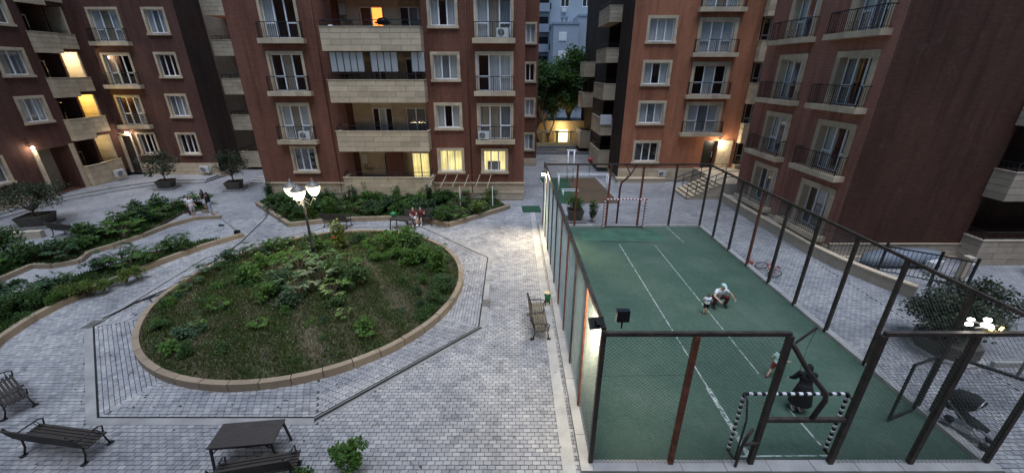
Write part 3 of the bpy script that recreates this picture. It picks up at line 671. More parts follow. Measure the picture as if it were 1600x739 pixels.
e_ = MB(); e_.box(-34.02, -33.9, 28.35, 28.6, 0, 3.7); e_.build('entrance_jamb', M['stone'], Lb); e_ = MB(); e_.box(-34.02, -33.9, 30.9, 31.2, 0, 3.7); e_.build('entrance_jamb', M['stone'], Lb)
shell(Lb, -48, -34, 18, 42, 0, ZT, ('x1',), M['brick']); shell(Lb, -34.01, -26.1, 35.2, 38.2, 0, ZT, ('y0','x0','x1'), M['brick'])
wall_lamp((-33.95, 28.3, 3.95), (1,0,0), 'bulkhead lamp over the left entrance recess of the upper left block', 8, (1,.92,.76))
wall_lamp((-33.0, 35.15, 4.05), (0,-1,0), 'bulkhead lamp above the brown entrance door of the upper left block', 8, (1,.92,.76))
ac_unit((-27.2, 34.9, .5), 0, 'white air conditioner low on the plinth below the upper left block', .9)
ac_unit((-33.3, 33.3, .55), R(90), 'white air conditioner beside the corner plinth near the brown door', .9)

# rear wing with corner balconies, between the left block and the middle block
E_ = empty('apartment_building', (-23, 40.5, 0), 0, 'rear wing with pale corner balconies seen between the left and middle blocks', 'building')
FE = Fac((0, 40.6), (1, 0), (0, -1)); FEs = Fac((-26.1, 0), (0, 1), (1, 0)); H = []
for k, z in enumerate((.95, 4.2, 7.3, 10.45, 13.5)): H.append(window(E_, FE, -25.6, -24.3, z, z+2.1, ['gd','dd','dg','do','dd'][k], True, sw=.05, trans=False)); H.append(window(E_, FE, -23.9, -22.5, z, z+2.1, ['dd','cd','dd','oo','dd'][k], True, sw=.08, trans=False))
wall(FE, E_, -30, -14, 0, ZT, H, M['stoneg'])
for z0, z1 in ((.25, 1.75), (3.74, 5.11), (6.88, 8.25), (10.05, 11.34), (13.15, 14.5)):
    parapet(E_, Fac((0, 40.6), (1, 0), (0, -1)), -25.95, -24.2, .002, 2.4, z0, z1, rows=4, pw=.9, rail=.3, sides='r')
    parapet(E_, Fac((0, 40.6), (1, 0), (0, -1)), -24.19, -20.0, .002, 1.1, z0-.01, z1-.01, 'stoneg', rows=4, pw=.9, rail=.3, sides='')
shell(E_, -30, -14, 40.6, 52, 0, ZT, ('y0',), M['brick'])

# the block the view is taken from, behind the window
NB = empty('apartment_building', (0, -7, 0), 0, 'brick apartment block standing behind the viewpoint, closing the courtyard', 'building')
wall(Fac((0, -.9), (1, 0), (0, 1)), NB, -46, 46, 0, ZT, [], M['brick']); shell(NB, -46, 46, -13, -.9, 0, ZT, ('y1',), M['brick'])

# ============================================================ far background
FB2 = empty('far_building', (8, 78, 0), 0, 'tall pale blue apartment block far behind in the gap between the brick blocks', 'building')
FF = Fac((0, 78), (1, 0), (0, -1)); H = []
for r in range(8):
    z = 6.5+r*3.1
    for x in (8.3, 12.0, 15.0): 
        H.append((x, x+1.5, z, z+1.6, .2))
        fr = MB(); a, b = x, x+1.5
        FF.box(fr, a, b, -.2, -.14, z, z+.1); FF.box(fr, a, b, -.2, -.14, z+1.5, z+1.6)
        for q in (a, (a+b)/2-.05, b-.1): FF.box(fr, q, q+.1, -.19, -.12, z+.001, z+1.599)
        wn = fr.build('window', M['white'], FB2)
        lit_ = (r*3+int(x)) % 7 == 0
        pn = MB(); FF.quad(pn, a, b, -.21, z, z+1.6); pn.build('pane', M['lit'] if lit_ else M['curtaing'] if (r+int(x)) % 2 else M['room'], wn)
        if (r+int(x)) % 3 == 0: ac = MB(); FF.box(ac, a+.2, a+1.0, .002, .35, z-.8, z-.2); ac.build('air_conditioner', M['acw'], FB2)
wall(FF, FB2, -8, 26, 0, 32, H, M['blue'])
for r in range(8):
    z = 5.9+r*3.1
    b = MB(); FF.box(b, 3.6, 6.6, 0, 1.3, z-.25, z); FF.box(b, 3.6, 6.6, 1.2, 1.3, z, z+1.0); FF.box(b, 3.5, 3.7, 1.0, 1.3, z, z+2.9); FF.box(b, 6.4, 6.6, 1.0, 1.3, z, z+2.9); b.build('balcony', M['blued'], FB2)
    b = MB(); FF.box(b, 3.8, 6.3, 0.01, .05, z, z+2.2); b.build('balcony_opening', M['room'], FB2)
shell(FB2, -8, 26, 78, 90, 0, 32, ('y0',), M['blue'])
FB3 = empty('far_building', (10, 70, 0), 0, 'lower sky blue annex with two small lit windows in front of the pale blue block', 'building')
F3 = Fac((0, 71), (1, 0), (0, -1))
b = MB(); b.box(6.6, 10.6, 71, 77.9, 0, 15.6); b.box(10.6, 14.2, 72, 77.9, 0, 16.8); b.build('wall', M['blue'], FB3)
b = MB(); b.box(6.5, 10.7, 70.9, 77.95, 15.6, 15.9); b.box(10.61, 14.3, 71.9, 77.95, 16.8, 17.1); b.build('roof', M['blued'], FB3)
for z in (4.5, 7.6, 10.6, 13.3):
    for x in (7.6,) if z > 8 else (7.6, 11.8):
        b = MB(); y_ = 71 if x < 10 else 72; b.box(x-.1, x+1.1, y_-.06, y_-.01, z-.1, z+1.2); wn = b.build('window', M['white'], FB3)
        for q in range(2): b = MB(); b.box(x+q*.55, x+.45+q*.55, y_-.09, y_-.065, z, z+1.1); b.build('pane', M['curtain'] if z > 10 else M['curtaing'], wn)
YW = empty('garden_wall', (6, 50.5, 0), 0, 'low cream wall with lit gate panels across the street beyond the gap', 'wall')
for k in range(8):
    x = .5+k*1.7; b = MB(); b.box(x-.16, x+.16, 50.3, 50.7, 0, 1.95); b.box(x-.22, x+.22, 50.25, 50.75, 1.95, 2.05); b.build('pillar', M['yellowwall'], YW)
    b = MB(); b.box(x+.16, x+1.54, 50.45, 50.6, 0, .55); b.box(x+.16, x+1.54, 50.42, 50.62, 1.8, 1.94); b.build('wall', M['yellowwall'], YW)
    b = MB()
    for q in range(8): b.bar((x+.28+q*.165, 50.5, .55), (x+.28+q*.165, 50.5, 1.8), .03)
    b.build('grille', M['iron'], YW)
b = MB(); b.box(.3, 14, 52.2, 52.4, 0, 3.0); b.build('backdrop_wall', M['yellowwall'], YW)
b = MB(); b.box(5.6, 7.1, 52.1, 52.19, .4, 1.9); b.build('lit_panel', emis('lit gate panel', (1,.82,.35), 1.6), YW)
l = bpy.data.lights.new('gate_light', 'POINT'); l.energy = 38; l.color = (1,.80,.48); l.shadow_soft_size = .2; lo = bpy.data.objects.new('gate_light', l); col.objects.link(lo); lo.parent = YW; lo.location = (6.2, 51.4, 2.4); par(lo, YW)
b = MB(); b.box(2.5, 12, 53, 57, 2.6, 2.9); b.box(2.7, 11.8, 53.2, 56.8, 0, 2.6); tag(b.build('shed', M['cover']), 'low shed with a pale roof behind the cream wall', 'shed')

# parented to moved empties: restore world placement
for root in [o for o in col.objects if o.parent is None and o.type == 'EMPTY' and o.name.split('.')[0] in ('apartment_building', 'entrance_stair', 'far_building', 'garden_wall')]:
    for ch in root.children: ch.matrix_parent_inverse = Matrix.Translation(-root.location)

# ============================================================ the setting: ground, paving, court
mb = MB(); mb.add([(-160,-60,-.06), (160,-60,-.06), (160,200,-.06), (-160,200,-.06)], [(0,1,2,3)]); tag(mb.build('ground', M['bed']), kind='structure')
CX, CY, RB = -8.5, 15.55, 6.2; AP = 7.25
def octpt(i, ap): a = math.pi/8+i*math.pi/4; r = ap/math.cos(math.pi/8); return (CX+r*math.cos(a), CY+r*math.sin(a))
COURT = (1.95, 11.45, 6.9, 22.8)
def inpoly(x, y, P):
    c = False; j = len(P)-1
    for i in range(len(P)):
        if (P[i][1] > y) != (P[j][1] > y) and x < (P[j][0]-P[i][0])*(y-P[i][1])/(P[j][1]-P[i][1])+P[i][0]: c = not c
        j = i
    return c
KERB1 = [(-15.55,21.35), (-15.9,20.9), (-16.75,19.6), (-17.45,17.9), (-17.95,16.3), (-18.3,15.0), (-18.45,13.8), (-18.4,12.8), (-18.1,11.6), (-17.4,10.4), (-16.6,9.4)]
BED1 = KERB1+[(-19.5,8.5), (-21.5,11), (-21.6,13.5), (-20.6,15.6), (-19.7,17.3), (-18.6,19.2), (-17.2,20.6), (-16.1,20.8)]
KERB2 = [(-18.9,24.4), (-20.4,24.2), (-21.1,22.9), (-21.3,21.2), (-21.7,19.8), (-22.1,18.9), (-21.6,17.9), (-22.4,17.4), (-23.4,17.4), (-23.3,15.6), (-23.6,13)]
BED2 = [(-20.9,26.3), (-22.1,25.3), (-21.7,23.2)]+KERB2[3:]+[(-27.5,13), (-27,16.5), (-25.6,18.8), (-24.0,20.6), (-24.2,23.3), (-26,25.3), (-24.2,27.6), (-21.8,27.4)]
BEDA = [(-18.2,27.2), (-13.7,22.95), (-11.9,23.6), (-9.8,24.0), (-7.6,24.15), (-6.0,24.1), (-3.9,22.9), (-.25,26.4), (-1.2,28.3), (-18.2,28.3)]
def region(x, y):
    dx, dy = x-CX, y-CY
    if dx*dx+dy*dy < (RB-.08)**2: return None
    if COURT[0]-.1 < x < COURT[1]+.1 and COURT[2]-.2 < y < COURT[3]+.2: return None
    for P in (BED1, BED2, BEDA):
        if inpoly(x, y, P): return None
    m = 0; ang = math.atan2(dy, dx); k = round(ang/(math.pi/4)); a = k*math.pi/4
    m = dx*math.cos(a)+dy*math.sin(a)
    if m < AP: return k
    if m < AP+.2: return None
    return 'o'
PW, PH = .2, .12
bricks = []
def jit(): return rnd.uniform(-.004, .004)
# outside rows run left-right
def outfield(x0, x1, y0, y1):
    j = 0; y = y0
    while y < y1:
        x = x0+(PW/2 if j % 2 else 0)
        while x < x1:
            if region(x, y) == 'o' and not (1.3 < x < 1.47): bricks.append((x, y, 0))
            x += PW
        y += PH; j += 1
outfield(-19.5, 1.8, 5.6, 24.4)
outfield(11.85, 15.3, 6.6, 26)
outfield(-.5, 1.62, 24.4, 27)
for k in range(-3, 5):
    a = k*math.pi/4; ca, sa = math.cos(a), math.sin(a); j = 0; m = AP-PH/2
    while m > RB-.6:
        half = AP*math.tan(math.pi/8)*m/AP+.1; t = -half+(PW/2 if j % 2 else 0)
        while t < half:
            x = CX+m*ca-t*sa; y = CY+m*sa+t*ca
            kk = region(x, y)
            if kk == k or (k == 4 and kk in (4, -4)): bricks.append((x, y, a+math.pi/2))
            t += PW
        m -= PH; j += 1
def bverts(x, y, a, z):
    ca, sa = math.cos(a), math.sin(a); out = []
    for g, zz in ((0, -.05), (0, z-.006), (.008, z)):
        for i, j in ((-1,-1),(1,-1),(1,1),(-1,1)):
            u = i*(PW/2-.0065-g); v = j*(PH/2-.0065-g); out.append((x+u*ca-v*sa, y+u*sa+v*ca, zz))
    return out
BF = [(0,1,5,4),(1,2,6,5),(2,3,7,6),(3,0,4,7),(4,5,9,8),(5,6,10,9),(6,7,11,10),(7,4,8,11),(8,9,10,11)]
PV = empty('paving', (0, 0, 0)); tag(PV, kind='structure')
bricks.sort(key=lambda b: (b[0]+2.0)**2+(b[1]-4.2)**2 if b[1] > 6.35 and -9 < b[0] < 1.8 else 1e6+b[1])
bm_ = MB(); bm_.add(bverts(0, 0, 0, 0), BF); bme = bm_.mesh('paver', M['paver'])
for x, y, a in bricks[:300]:
    o = link('paver', bme, PV, (x, y, jit()), (rnd.uniform(-.006,.006), rnd.uniform(-.006,.006), a))
vs = []; fs = []
for x, y, a in bricks[300:]:
    n = len(vs); vs += bverts(x, y, a, jit()*1.3); fs += [tuple(i+n for i in f) for f in BF]
me = bpy.data.meshes.new('paver_field'); me.from_pydata(vs, [], fs); me.materials.append(M['paver'])
tag(link('paver_field', me, PV), kind='stuff')
print('pavers', len(bricks))
# strips of smooth concrete with the dark drain gap round the octagon
mb = MB(); dk = MB(); pts = [octpt(i, AP+.165) for i in range(8)]
for i in range(8):
    a, b = pts[i-1], pts[i]; A0, B0 = octpt(i-1, AP+.025), octpt(i, AP+.025); A1, B1 = octpt(i-1, AP+.25), octpt(i, AP+.25)
    mb.prism([A0, B0, B1, A1][::1], -.05, .008)
    C0, D0 = octpt(i-1, AP-.03), octpt(i, AP-.03); dk.prism([C0, D0, B0, A0], -.05, .005)
tag(mb.build('drain_strip', M['drain'], PV)); tag(dk.build('drain_gap', M['dark'], PV))
mb = MB(); mb.box(1.23, 1.54, 5.5, 26.8, -.05, .006); mb.build('concrete_strip', M['conc'], PV)
a, b = octpt(6, AP+.02), octpt(7, AP+.02); c, d = octpt(7, AP+.2), octpt(6, AP+.2)
mb = MB(); mb.prism([a, b, c, d], -.05, .011); mb.build('open_drain', M['concd'], PV)
a, b = octpt(6, AP+.06), octpt(7, AP+.06); c, d = octpt(7, AP+.15), octpt(6, AP+.15)
mb = MB(); mb.prism([a, b, c, d], -.05, .014); mb.build('drain_channel', M['dark'], PV)
# paving too far to count
mb = MB()
def sheet(x0, x1, y0, y1, z=-.001): mb.add([(x0,y0,z), (x1,y0,z), (x1,y1,z), (x0,y1,z)], [(0,1,2,3)])
sheet(-50,-19.5,-20,48); sheet(-19.5,-.5,24.4,48); sheet(-.5,11.85,27,46); sheet(11.85,16.2,33.9,46); sheet(1.62,11.85,22.9,27); sheet(11.85,16.2,26,33.9); sheet(16.2,40,6,18.6); sheet(15.3,16.2,6,26)
sheet(-19.5,16.2,-20,5.6); sheet(11.85,16.2,5.6,6.6); sheet(16.2,40,-20,6); sheet(1.62,11.85,5.6,6.6)
tag(mb.build('far_paving', M['farpave']), kind='structure')
mb = MB(); mb.add([(-60,46,.01), (60,46,.01), (60,50.2,.01), (-60,50.2,.01)], [(0,1,2,3)]); tag(mb.build('street', M['asphalt']), kind='structure')
mb = MB(); mb.box(-3, 12, 45.8, 46.05, 0, .25); mb.box(-3, 12, 50.1, 50.3, 0, .2); tag(mb.build('pavement_kerb', M['concd']), kind='structure')
# terrace steps along the left block
mb = MB(); tp = [G(0,330), G(88,311), G(125,303), G(165,291), G(205,283), G(240,277), G(300,277)]
tp = [(-33.2,24), (-32.9,28.2), (-31.6,30.6), (-30.2,32.2), (-28.8,33.0), (-26.2,33.2)]
mb.prism(tp+[(-26.2,35.2), (-34,35.2), (-34,24)], 0, .14); tp2 = [(x-.45, y+.35) for x, y in tp]; tp2[-1] = (-26.3, 33.6)
mb.prism(tp2+[(-26.3,35.19), (-33.99,35.19), (-33.99,24.4)], .14, .28)
tag(mb.build('terrace', M['farpave']), kind='structure')
mb = MB(); mb.strip(tp, .16, .0, .155); mb.strip(tp2, .16, .14, .295); tag(mb.build('terrace_kerb', M['conc']), kind='structure')
# steps in the passage between the left and middle blocks
for i in range(3):
    mb = MB(); mb.box(-22.4, -18.6, 33.2+i*.45, 34.6, i*.1, (i+1)*.1-.003); tag(mb.build('passage_step', M['conc']), kind='structure')

# drain covers and fallen leaves on the paving
for i, (x, y, l) in enumerate(((-1.05, 16.4, 'small pale drain cover on the drain strip right of the round bed'), (-1.05, 14.2, 'small dark drain cover lower on the strip right of the round bed'), (-15.95, 12.7, 'dark square drain cover at the left corner of the octagon strip'))):
    b = MB(); b.box(-.17, .17, -.26, .26, 0, .012)
    for k in range(5): b.box(-.13, .13, -.22+k*.095, -.18+k*.095, .012, .018)
    o = tag(b.build('drain_cover', M['rail'] if i else M['drain']), l, 'drain cover'); o.location = (x, y, .008)
vs = []; fs = []
for i in range(420):
    x, y = (rnd.uniform(-18, 1.6), rnd.uniform(6, 24)) if i % 3 else (CX+(RB+.25+abs(rnd.gauss(0,.35)))*math.cos(i*1.3), CY+(RB+.25+abs(rnd.gauss(0,.35)))*math.sin(i*1.3))
    if region(x, y) is None: continue
    a = rnd.uniform(0, 6.28); q = rnd.uniform(.02, .055); k = len(vs); c_, s_ = math.cos(a)*q, math.sin(a)*q
    vs += [(x-c_, y-s_, .012), (x+s_*.5, y-c_*.5, .02), (x+c_, y+s_, .014), (x-s_*.5, y+c_*.5, .018)]; fs.append((k, k+1, k+2, k+3))
me = bpy.data.meshes.new('fallen_leaves'); me.from_pydata(vs, [], fs); me.materials.append(M['soil']); tag(link('fallen_leaves', me), kind='stuff')

# the sports court
mb = MB(); x0, x1, y0, y1 = COURT; mb.box(x0, x1, y0, y1, -.05, .02); tag(mb.build('sports_court', M['court']), kind='structure')
def gline(x0_, y0_, x1_, y1_, wd, z=.025, name='court_line', m='line'):
    mb = MB(); mb.strip([(x0_,y0_), (x1_,y1_)], wd, z-.004, z); o = mb.build(name, M[m]); tag(o, kind='structure'); return o
gline(5.94,20.2, 5.94,9.4, .045); gline(5.94,9.4, 5.92,7.05, .13); gline(7.87,20.0, 7.83,10.0, .035); gline(7.87,8.6, 7.93,7.4, .05, .026); gline(9.5,22.7, 9.6,20.5, .045)
gline(5.0,20.62, 8.25,20.42, .06, .027, 'court_seam', 'dark'); gline(4.0,21.5, 8.6,21.5, 1.6, .023, 'court_patch', 'patch'); gline(5.6,7.08,8.0,7.1,.04,.026); gline(2.3,9.9,5.6,9.95,.012,.026,'court_seam','dark')
kb = empty('court_kerb', (6.7, 6.8, 0), 0, 'concrete kerb running round the green sports court', 'kerb'); 
for (xa, xb, ya, yb) in ((x0-.3, x0, y0-.3, y1+.25), (x1, x1+.25, y0-.3, y1+.25), (x0+.001, x1-.001, y0-.3, y0), (x0+.001, x1-.001, y1, y1+.25)):
    L = max(xb-xa, yb-ya); n = round(L/1.0)
    for i in range(n):
        b = MB()
        if xb-xa > yb-ya: b.box(-L/n/2+.006, L/n/2-.006, (ya-yb)/2, (yb-ya)/2, 0, .15); c = (xa+(i+.5)*L/n, (ya+yb)/2)
        else: b.box((xa-xb)/2, (xb-xa)/2, -L/n/2+.006, L/n/2-.006, 0, .15); c = ((xa+xb)/2, ya+(i+.5)*L/n)
        o = b.build('kerb_stone', M['conc'], kb, (c[0]-6.7, c[1]-6.8, -.02+rnd.uniform(-.006,.006)))

# fences: posts, rails and real crossed wires
def wires(parent, o, u, L, z0, z1, sp=.085, r=.0028, skip=None, name='wire_mesh'):
    mb = MB(); h = z1-z0; uv = Vector(u)
    def P(a, z): return Vector((o[0], o[1], 0))+uv*a+Vector((0,0,z))
    nrm = Vector((-uv.y, uv.x, 0))
    for sgn in (1, -1):
        k = -h
        while k < L:
            a0, a1 = max(0, k), min(L, k+h)
            if a1-a0 > .03:
                za, zb = z0+(a0-k), z0+(a1-k)
                if sgn < 0: p, q = P(L-a0, za), P(L-a1, zb)
                else: p, q = P(a0, za), P(a1, zb)
                off = nrm*(.004*sgn)
                d = (q-p).normalized(); s1 = d.cross(nrm)*r; s2 = nrm*r
                mb.add([p+off+s1, p+off-s1*.5+s2, p+off-s1*.5-s2, q+off+s1, q+off-s1*.5+s2, q+off-s1*.5-s2], [(0,1,4,3), (1,2,5,4), (2,0,3,5)])
            k += sp*1.414
    return tag(mb.build(name, M['wire'], parent), kind='stuff')
def fence(label, p0, p1, n, h=3.9, rust=(), names='post', sp=.085, r=.0028, gap=None, pw=.1, skipend=False):
    f = empty('court_fence', (p0[0], p0[1], 0), 0, label, 'fence'); d = Vector((p1[0]-p0[0], p1[1]-p0[1], 0)); L = d.length; u = d/L
    for i in range(n+1):
        if skipend and i in (0, n): continue
        b = MB(); c = u*(L*i/n); b.box(c.x-pw/2, c.x+pw/2, c.y-pw/2, c.y+pw/2, 0.02, h)
        o = b.build('post', M['postr'] if i in rust else M['post'], f)
        if i in rust: o['label'] = 'orange rusty post'
    for i in range(n):
        if gap == i: continue
        a = u*(L*i/n); c = u*(L*(i+1)/n)
        b = MB(); b.bar(a+Vector((0,0,h+.04)), c+Vector((0,0,h+.04)), .085); b.build('top_rail', M['post'], f)
        g = u*(pw/2); wires(f, (a+g).to_tuple()[:2], u, (c-a).length-pw, .12, h, sp, r)
    return f
fl_ = fence('left side fence of the sports court with orange and dark posts, between court and paving', (1.9, 22.85), (1.9, 6.85), 9, 3.95, (0, 1, 5, 6, 8), r=.0040)
fr_ = fence('long right side fence of the sports court with brown posts, beside the walkway', (11.5, 22.85), (11.5, 6.85), 9, 3.8, (3,), r=.0022)
fb_ = fence('far end fence of the sports court behind the distant goal', (1.9, 22.85), (11.5, 22.85), 5, 3.85, (1, 2, 3), skipend=True, r=.0022)
ff_ = fence('near end fence of the sports court with an open doorway between two posts', (1.9, 6.82), (11.55, 6.82), 5, 3.85, (1,), gap=2, skipend=True, r=.003, sp=.07, pw=.11)
# doorway bar, bent bracket and small handrail at the near end
b = MB(); b.bar((5.76-1.9, 0, 1.52), (7.68-1.9, 0, 1.52), .09); b.build('door_bar', M['post'], ff_)
b = MB(); b.tube([(3.95,0,3.65), (4.5,0,2.9), (5.05,0,2.3), (5.1,0,2.1), (4.95,0,1.55)], .055, 8); b.build('bent_brace', M['post'], ff_)
b = MB(); b.bar((3.95,0,3.6), (4.35,.0,4.05), .035); b.tube([(4.35,0,4.05), (4.33,.05,3.5), (4.3,.0,2.9)], .006, 4); b.build('rod', M['post'], ff_)
b = MB(); b.tube([(3.45,-.1,.02), (3.48,-.1,.9), (3.6,-.1,1.35)], .035, 6); b.bar((3.5,-.1,.85), (3.9,-.05,.85), .05); b.build('hand_rail', M['post'], ff_)
# open gate leaf in the right fence and low extension panel
g = empty('fence_gate', (11.3, 8.5, 0), 0, 'open narrow gate frame standing at the near end of the right court fence', 'gate')
b = MB()
for p, q in (((-1.0,-.35,.1),(-1.0,-.35,1.95)), ((0,0,.1),(0,0,1.95)), ((-1.0,-.35,1.95),(0,0,1.95)), ((-1.0,-.35,.1),(0,0,.1))): b.bar(p, q, .05)
b.build('gate_frame', M['iron'], g); uu = Vector((1.0,.35,0)).normalized(); wires(g, (-1.0,-.35), uu, 1.05, .1, 1.95, .085, .002)
g = empty('low_fence', (11.7, 8.4, 0), 0, 'low dark railing panel around the stroller corner at the lower right', 'fence')
b = MB(); b.bar((0,0,1.95), (2.2,-2.2,1.95), .07); b.build('top_rail', M['iron'], g)
for k in range(3): b = MB(); b.bar((k*.9, -k*.9, 0), (k*.9, -k*.9, 1.95), .08); b.build('post', M['iron'], g)
wires(g, (0,0), Vector((1,-1,0)).normalized(), 2.6, .1, 1.9, .1, .0018)
# goals
def goal(loc, rz, label, Wd=2.45, Ht=1.85, dk='cblack', deep=.75):
    o = empty('football_goal', loc, rz, label, 'goal'); r = .04
    def striped(p, q, n, name):
        b = MB(); p = Vector(p); q = Vector(q)
        for i in range(n):
            b.cur = i % 2; b.tube([p.lerp(q, i/n), p.lerp(q, (i+1)/n)], r if i % 2 == 0 else r+.001, 8)
        b.build(name, [M[dk], M['white']], o)
    striped((-Wd/2,0,0), (-Wd/2,0,Ht), 21, 'goal_post'); striped((Wd/2,0,0), (Wd/2,0,Ht), 21, 'goal_post'); striped((-Wd/2,0,Ht), (Wd/2,0,Ht), 25, 'crossbar')
    for s in (-1, 1):
        b = MB(); b.tube([(s*Wd/2,0,Ht), (s*Wd/2,-deep*.5,Ht-.05), (s*Wd/2,-deep,Ht-.5), (s*Wd/2,-deep,.03), (s*Wd/2,0,.04)], .025, 6); b.build('side_frame', M['post'], o)
    b = MB(); b.tube([(-Wd/2,-deep,.04), (Wd/2,-deep,.04)], .025, 6); b.build('back_bar', M['post'], o)
    return o
goal((6.7, 7.25, .02), 0, 'black and white striped small goal at the near end of the court, behind the doorway', deep=.3)
goal((6.75, 22.6, .02), math.pi, 'distant red and white striped small goal against the far end fence', dk='redp', deep=.2)
o = empty('hoop_post', (6.6, 23.6, 0), 0, 'bent dark red post with a forked top behind the distant goal', 'post')
b = MB(); b.tube([(0,0,0), (0,0,2.2), (.05,0,2.6), (.45,0,3.0), (.55,0,3.15)], .06, 8); b.build('pole', M['cmaroon'], o)
for s in (-1, 1): b = MB(); b.bar((.55,0,3.1), (.55+s*.35-.02,0,3.75), .06); b.build('fork', M['cmaroon'], o)

# exercise area behind the court
mb = MB(); mb.prism([(2.35,35.0), (3.3,27.6), (4.6,27.6), (5.0,35.0)], 0, .02); tag(mb.build('rubber_mat', M['greenmat']), kind='structure')
mb = MB(); mb.prism([(5.0,35.0), (4.6,27.6), (7.75,27.6), (7.4,35.0)], 0, .021); tag(mb.build('rubber_mat', M['brownmat']), kind='structure')
mb = MB(); mb.strip([(2.28,35.1), (3.22,27.5)], .1, 0, .08); mb.strip([(7.5,35.1), (7.85,27.5)], .1, 0, .06); tag(mb.build('mat_kerb', M['conc']), kind='structure')
mb = MB(); mb.prism([(.75,25.6), (2.0,25.6), (1.95,27.0), (.65,27.0)], 0, .02); tag(mb.build('green_cover', M['greenmat']), 'dark green cover plate set flat in the paving near the court corner', 'cover')
def bars(label, x, y, wd, h, deep, rz=0):
    o = empty('exercise_bars', (x, y, 0), rz, label, 'exercise bars')
    for k in (0, 1):
        b = MB(); b.tube([(0,k*deep,h), (wd,k*deep,h)], .03, 8); b.build('bar', M['white'], o)
        for s in (.15, wd-.15): b = MB(); b.tube([(s,k*deep,0), (s,k*deep,h)], .03, 8); b.build('leg', M['white'], o)
    return o
bars('long white parallel bars on the green and brown mats behind the court', 3.5, 30.2, 4.1, 1.45, .5)
bars('tall white chin up bar frame with two high posts on the mats', 4.6, 33.5, .8, 2.7, .35)
bars('low white push up bars on the green mat', 3.7, 28.8, 1.3, .6, .45)
o = empty('round_sign', (7.0, 35.5, 0), 0, 'small round red sign on a thin post near the mats', 'sign'); b = MB(); b.tube([(0,0,0), (0,0,1.4)], .03, 6); b.build('post', M['rail'], o); b = MB(); b.tube([(0,-.05,1.5), (0,-.02,1.5)], .22, 16); b.build('disc', M['redp'], o)

# ---- beds
def kerb(label, pts, wd=.2, h=.26, step=.9, name='bed_kerb', closed=False, m='kerb'):
    k = empty(name, (0, 0, 0), 0, label, 'kerb'); 
    P = [Vector(p) for p in pts]; segs = []
    for i in range(len(P)-1):
        L = (P[i+1]-P[i]).length; n = max(1, round(L/step))
        for j in range(n): segs.append((P[i].lerp(P[i+1], j/n), P[i].lerp(P[i+1], (j+1)/n)))
    for a, b in segs:
        d = (b-a).normalized()*.004; a_, b_ = a+d, b-d; mb = MB(); mb.strip([a_, b_], wd, 0, h+rnd.uniform(-.006,.006)); mb.build('kerb_stone', M[m], k)
    return k
RBd = empty('round_bed_kerb', (CX, CY, 0), 0, 'tan stone kerb ring around the big round garden bed', 'kerb')
NS = 44
for i in range(NS):
    a0 = 2*math.pi*i/NS+.002; a1 = 2*math.pi*(i+1)/NS-.002; am = (a0+a1)/2; h = .27+rnd.uniform(-.006,.006); mb = MB()
    pts = [((RB+.09)*math.cos(a), (RB+.09)*math.sin(a)) for a in (a0, am, a1)]+[((RB-.11)*math.cos(a), (RB-.11)*math.sin(a)) for a in (a1, am, a0)]
    mb.prism(pts, -.02, h); mb.build('kerb_stone', M['kerb'], RBd)
# soil of the round bed, gently mounded
mb = MB(); NR, NT = 14, 48; vs = [(CX, CY, .38)]
def soilz(x, y):
    r = math.hypot(x-CX, y-CY)/RB
    return .16+.22*(1-r*r)+.04*math.sin(x*1.9)*math.cos(y*1.6)+.02*math.sin(x*4.3+y*3.1)
for i in range(1, NR+1):
    for j in range(NT): r = (RB-.1)*i/NR; a = 2*math.pi*j/NT; x, y = CX+r*math.cos(a), CY+r*math.sin(a); vs.append((x, y, soilz(x, y)))
fs = [(0, 1+j, 1+(j+1) % NT) for j in range(NT)]
for i in range(NR-1):
    for j in range(NT): fs.append((1+i*NT+j, 1+(i+1)*NT+j, 1+(i+1)*NT+(j+1) % NT, 1+i*NT+(j+1) % NT))
mb.add(vs, fs, True); tag(mb.build('round_bed_soil', M['soil']), kind='structure')
def bedsoil(name, pts, z=.18):
    mb = MB(); mb.prism(pts, -.04, z); tag(mb.build(name, M['soil']), kind='structure')
bedsoil('bed_soil', BED1, .12); bedsoil('bed_soil', BED2, .12); bedsoil('bed_soil', BEDA, .14)
kerb('curved tan kerb of the crescent bed on the left, nearest the round bed', KERB1, .22, .24)
kerb('stepped tan kerb of the far left bed', KERB2, .2, .22)
kerb('tan stone kerb along the front of the planted bed before the middle block', BEDA[:8]+[(-.25,27.0)], .24, .26)
kerb('straight kerb stub crossing the path near the standing children', [(-21.0,25.6), (-20.4,25.6), (-19.0,24.4)], .16, .16, name='path_kerb')
kerb('thin kerb between the two left beds ending at the dark box', [(-18.9,24.4), (-15.55,21.35)], .12, .05, name='path_kerb', m='concd')
b = MB(); b.box(-.13,.13,-.1,.1,0,.32); b.box(-.1,.1,-.12,-.1,.05,.27); o = tag(b.build('speaker_box', M['black']), 'small black box standing at the corner of the crescent bed kerb', 'box'); o.location = (-15.9, 21.4, .05)
b = MB(); b.ell((0,0,.06),.16,.1,.06,10,6); b.box(-.14,.14,-.07,.07,0,.05); o = tag(b.build('dark_bag', M['black']), 'small dark bag lying on the path between the two kerb ends', 'bag'); o.location = G(346, 353)+(0,)
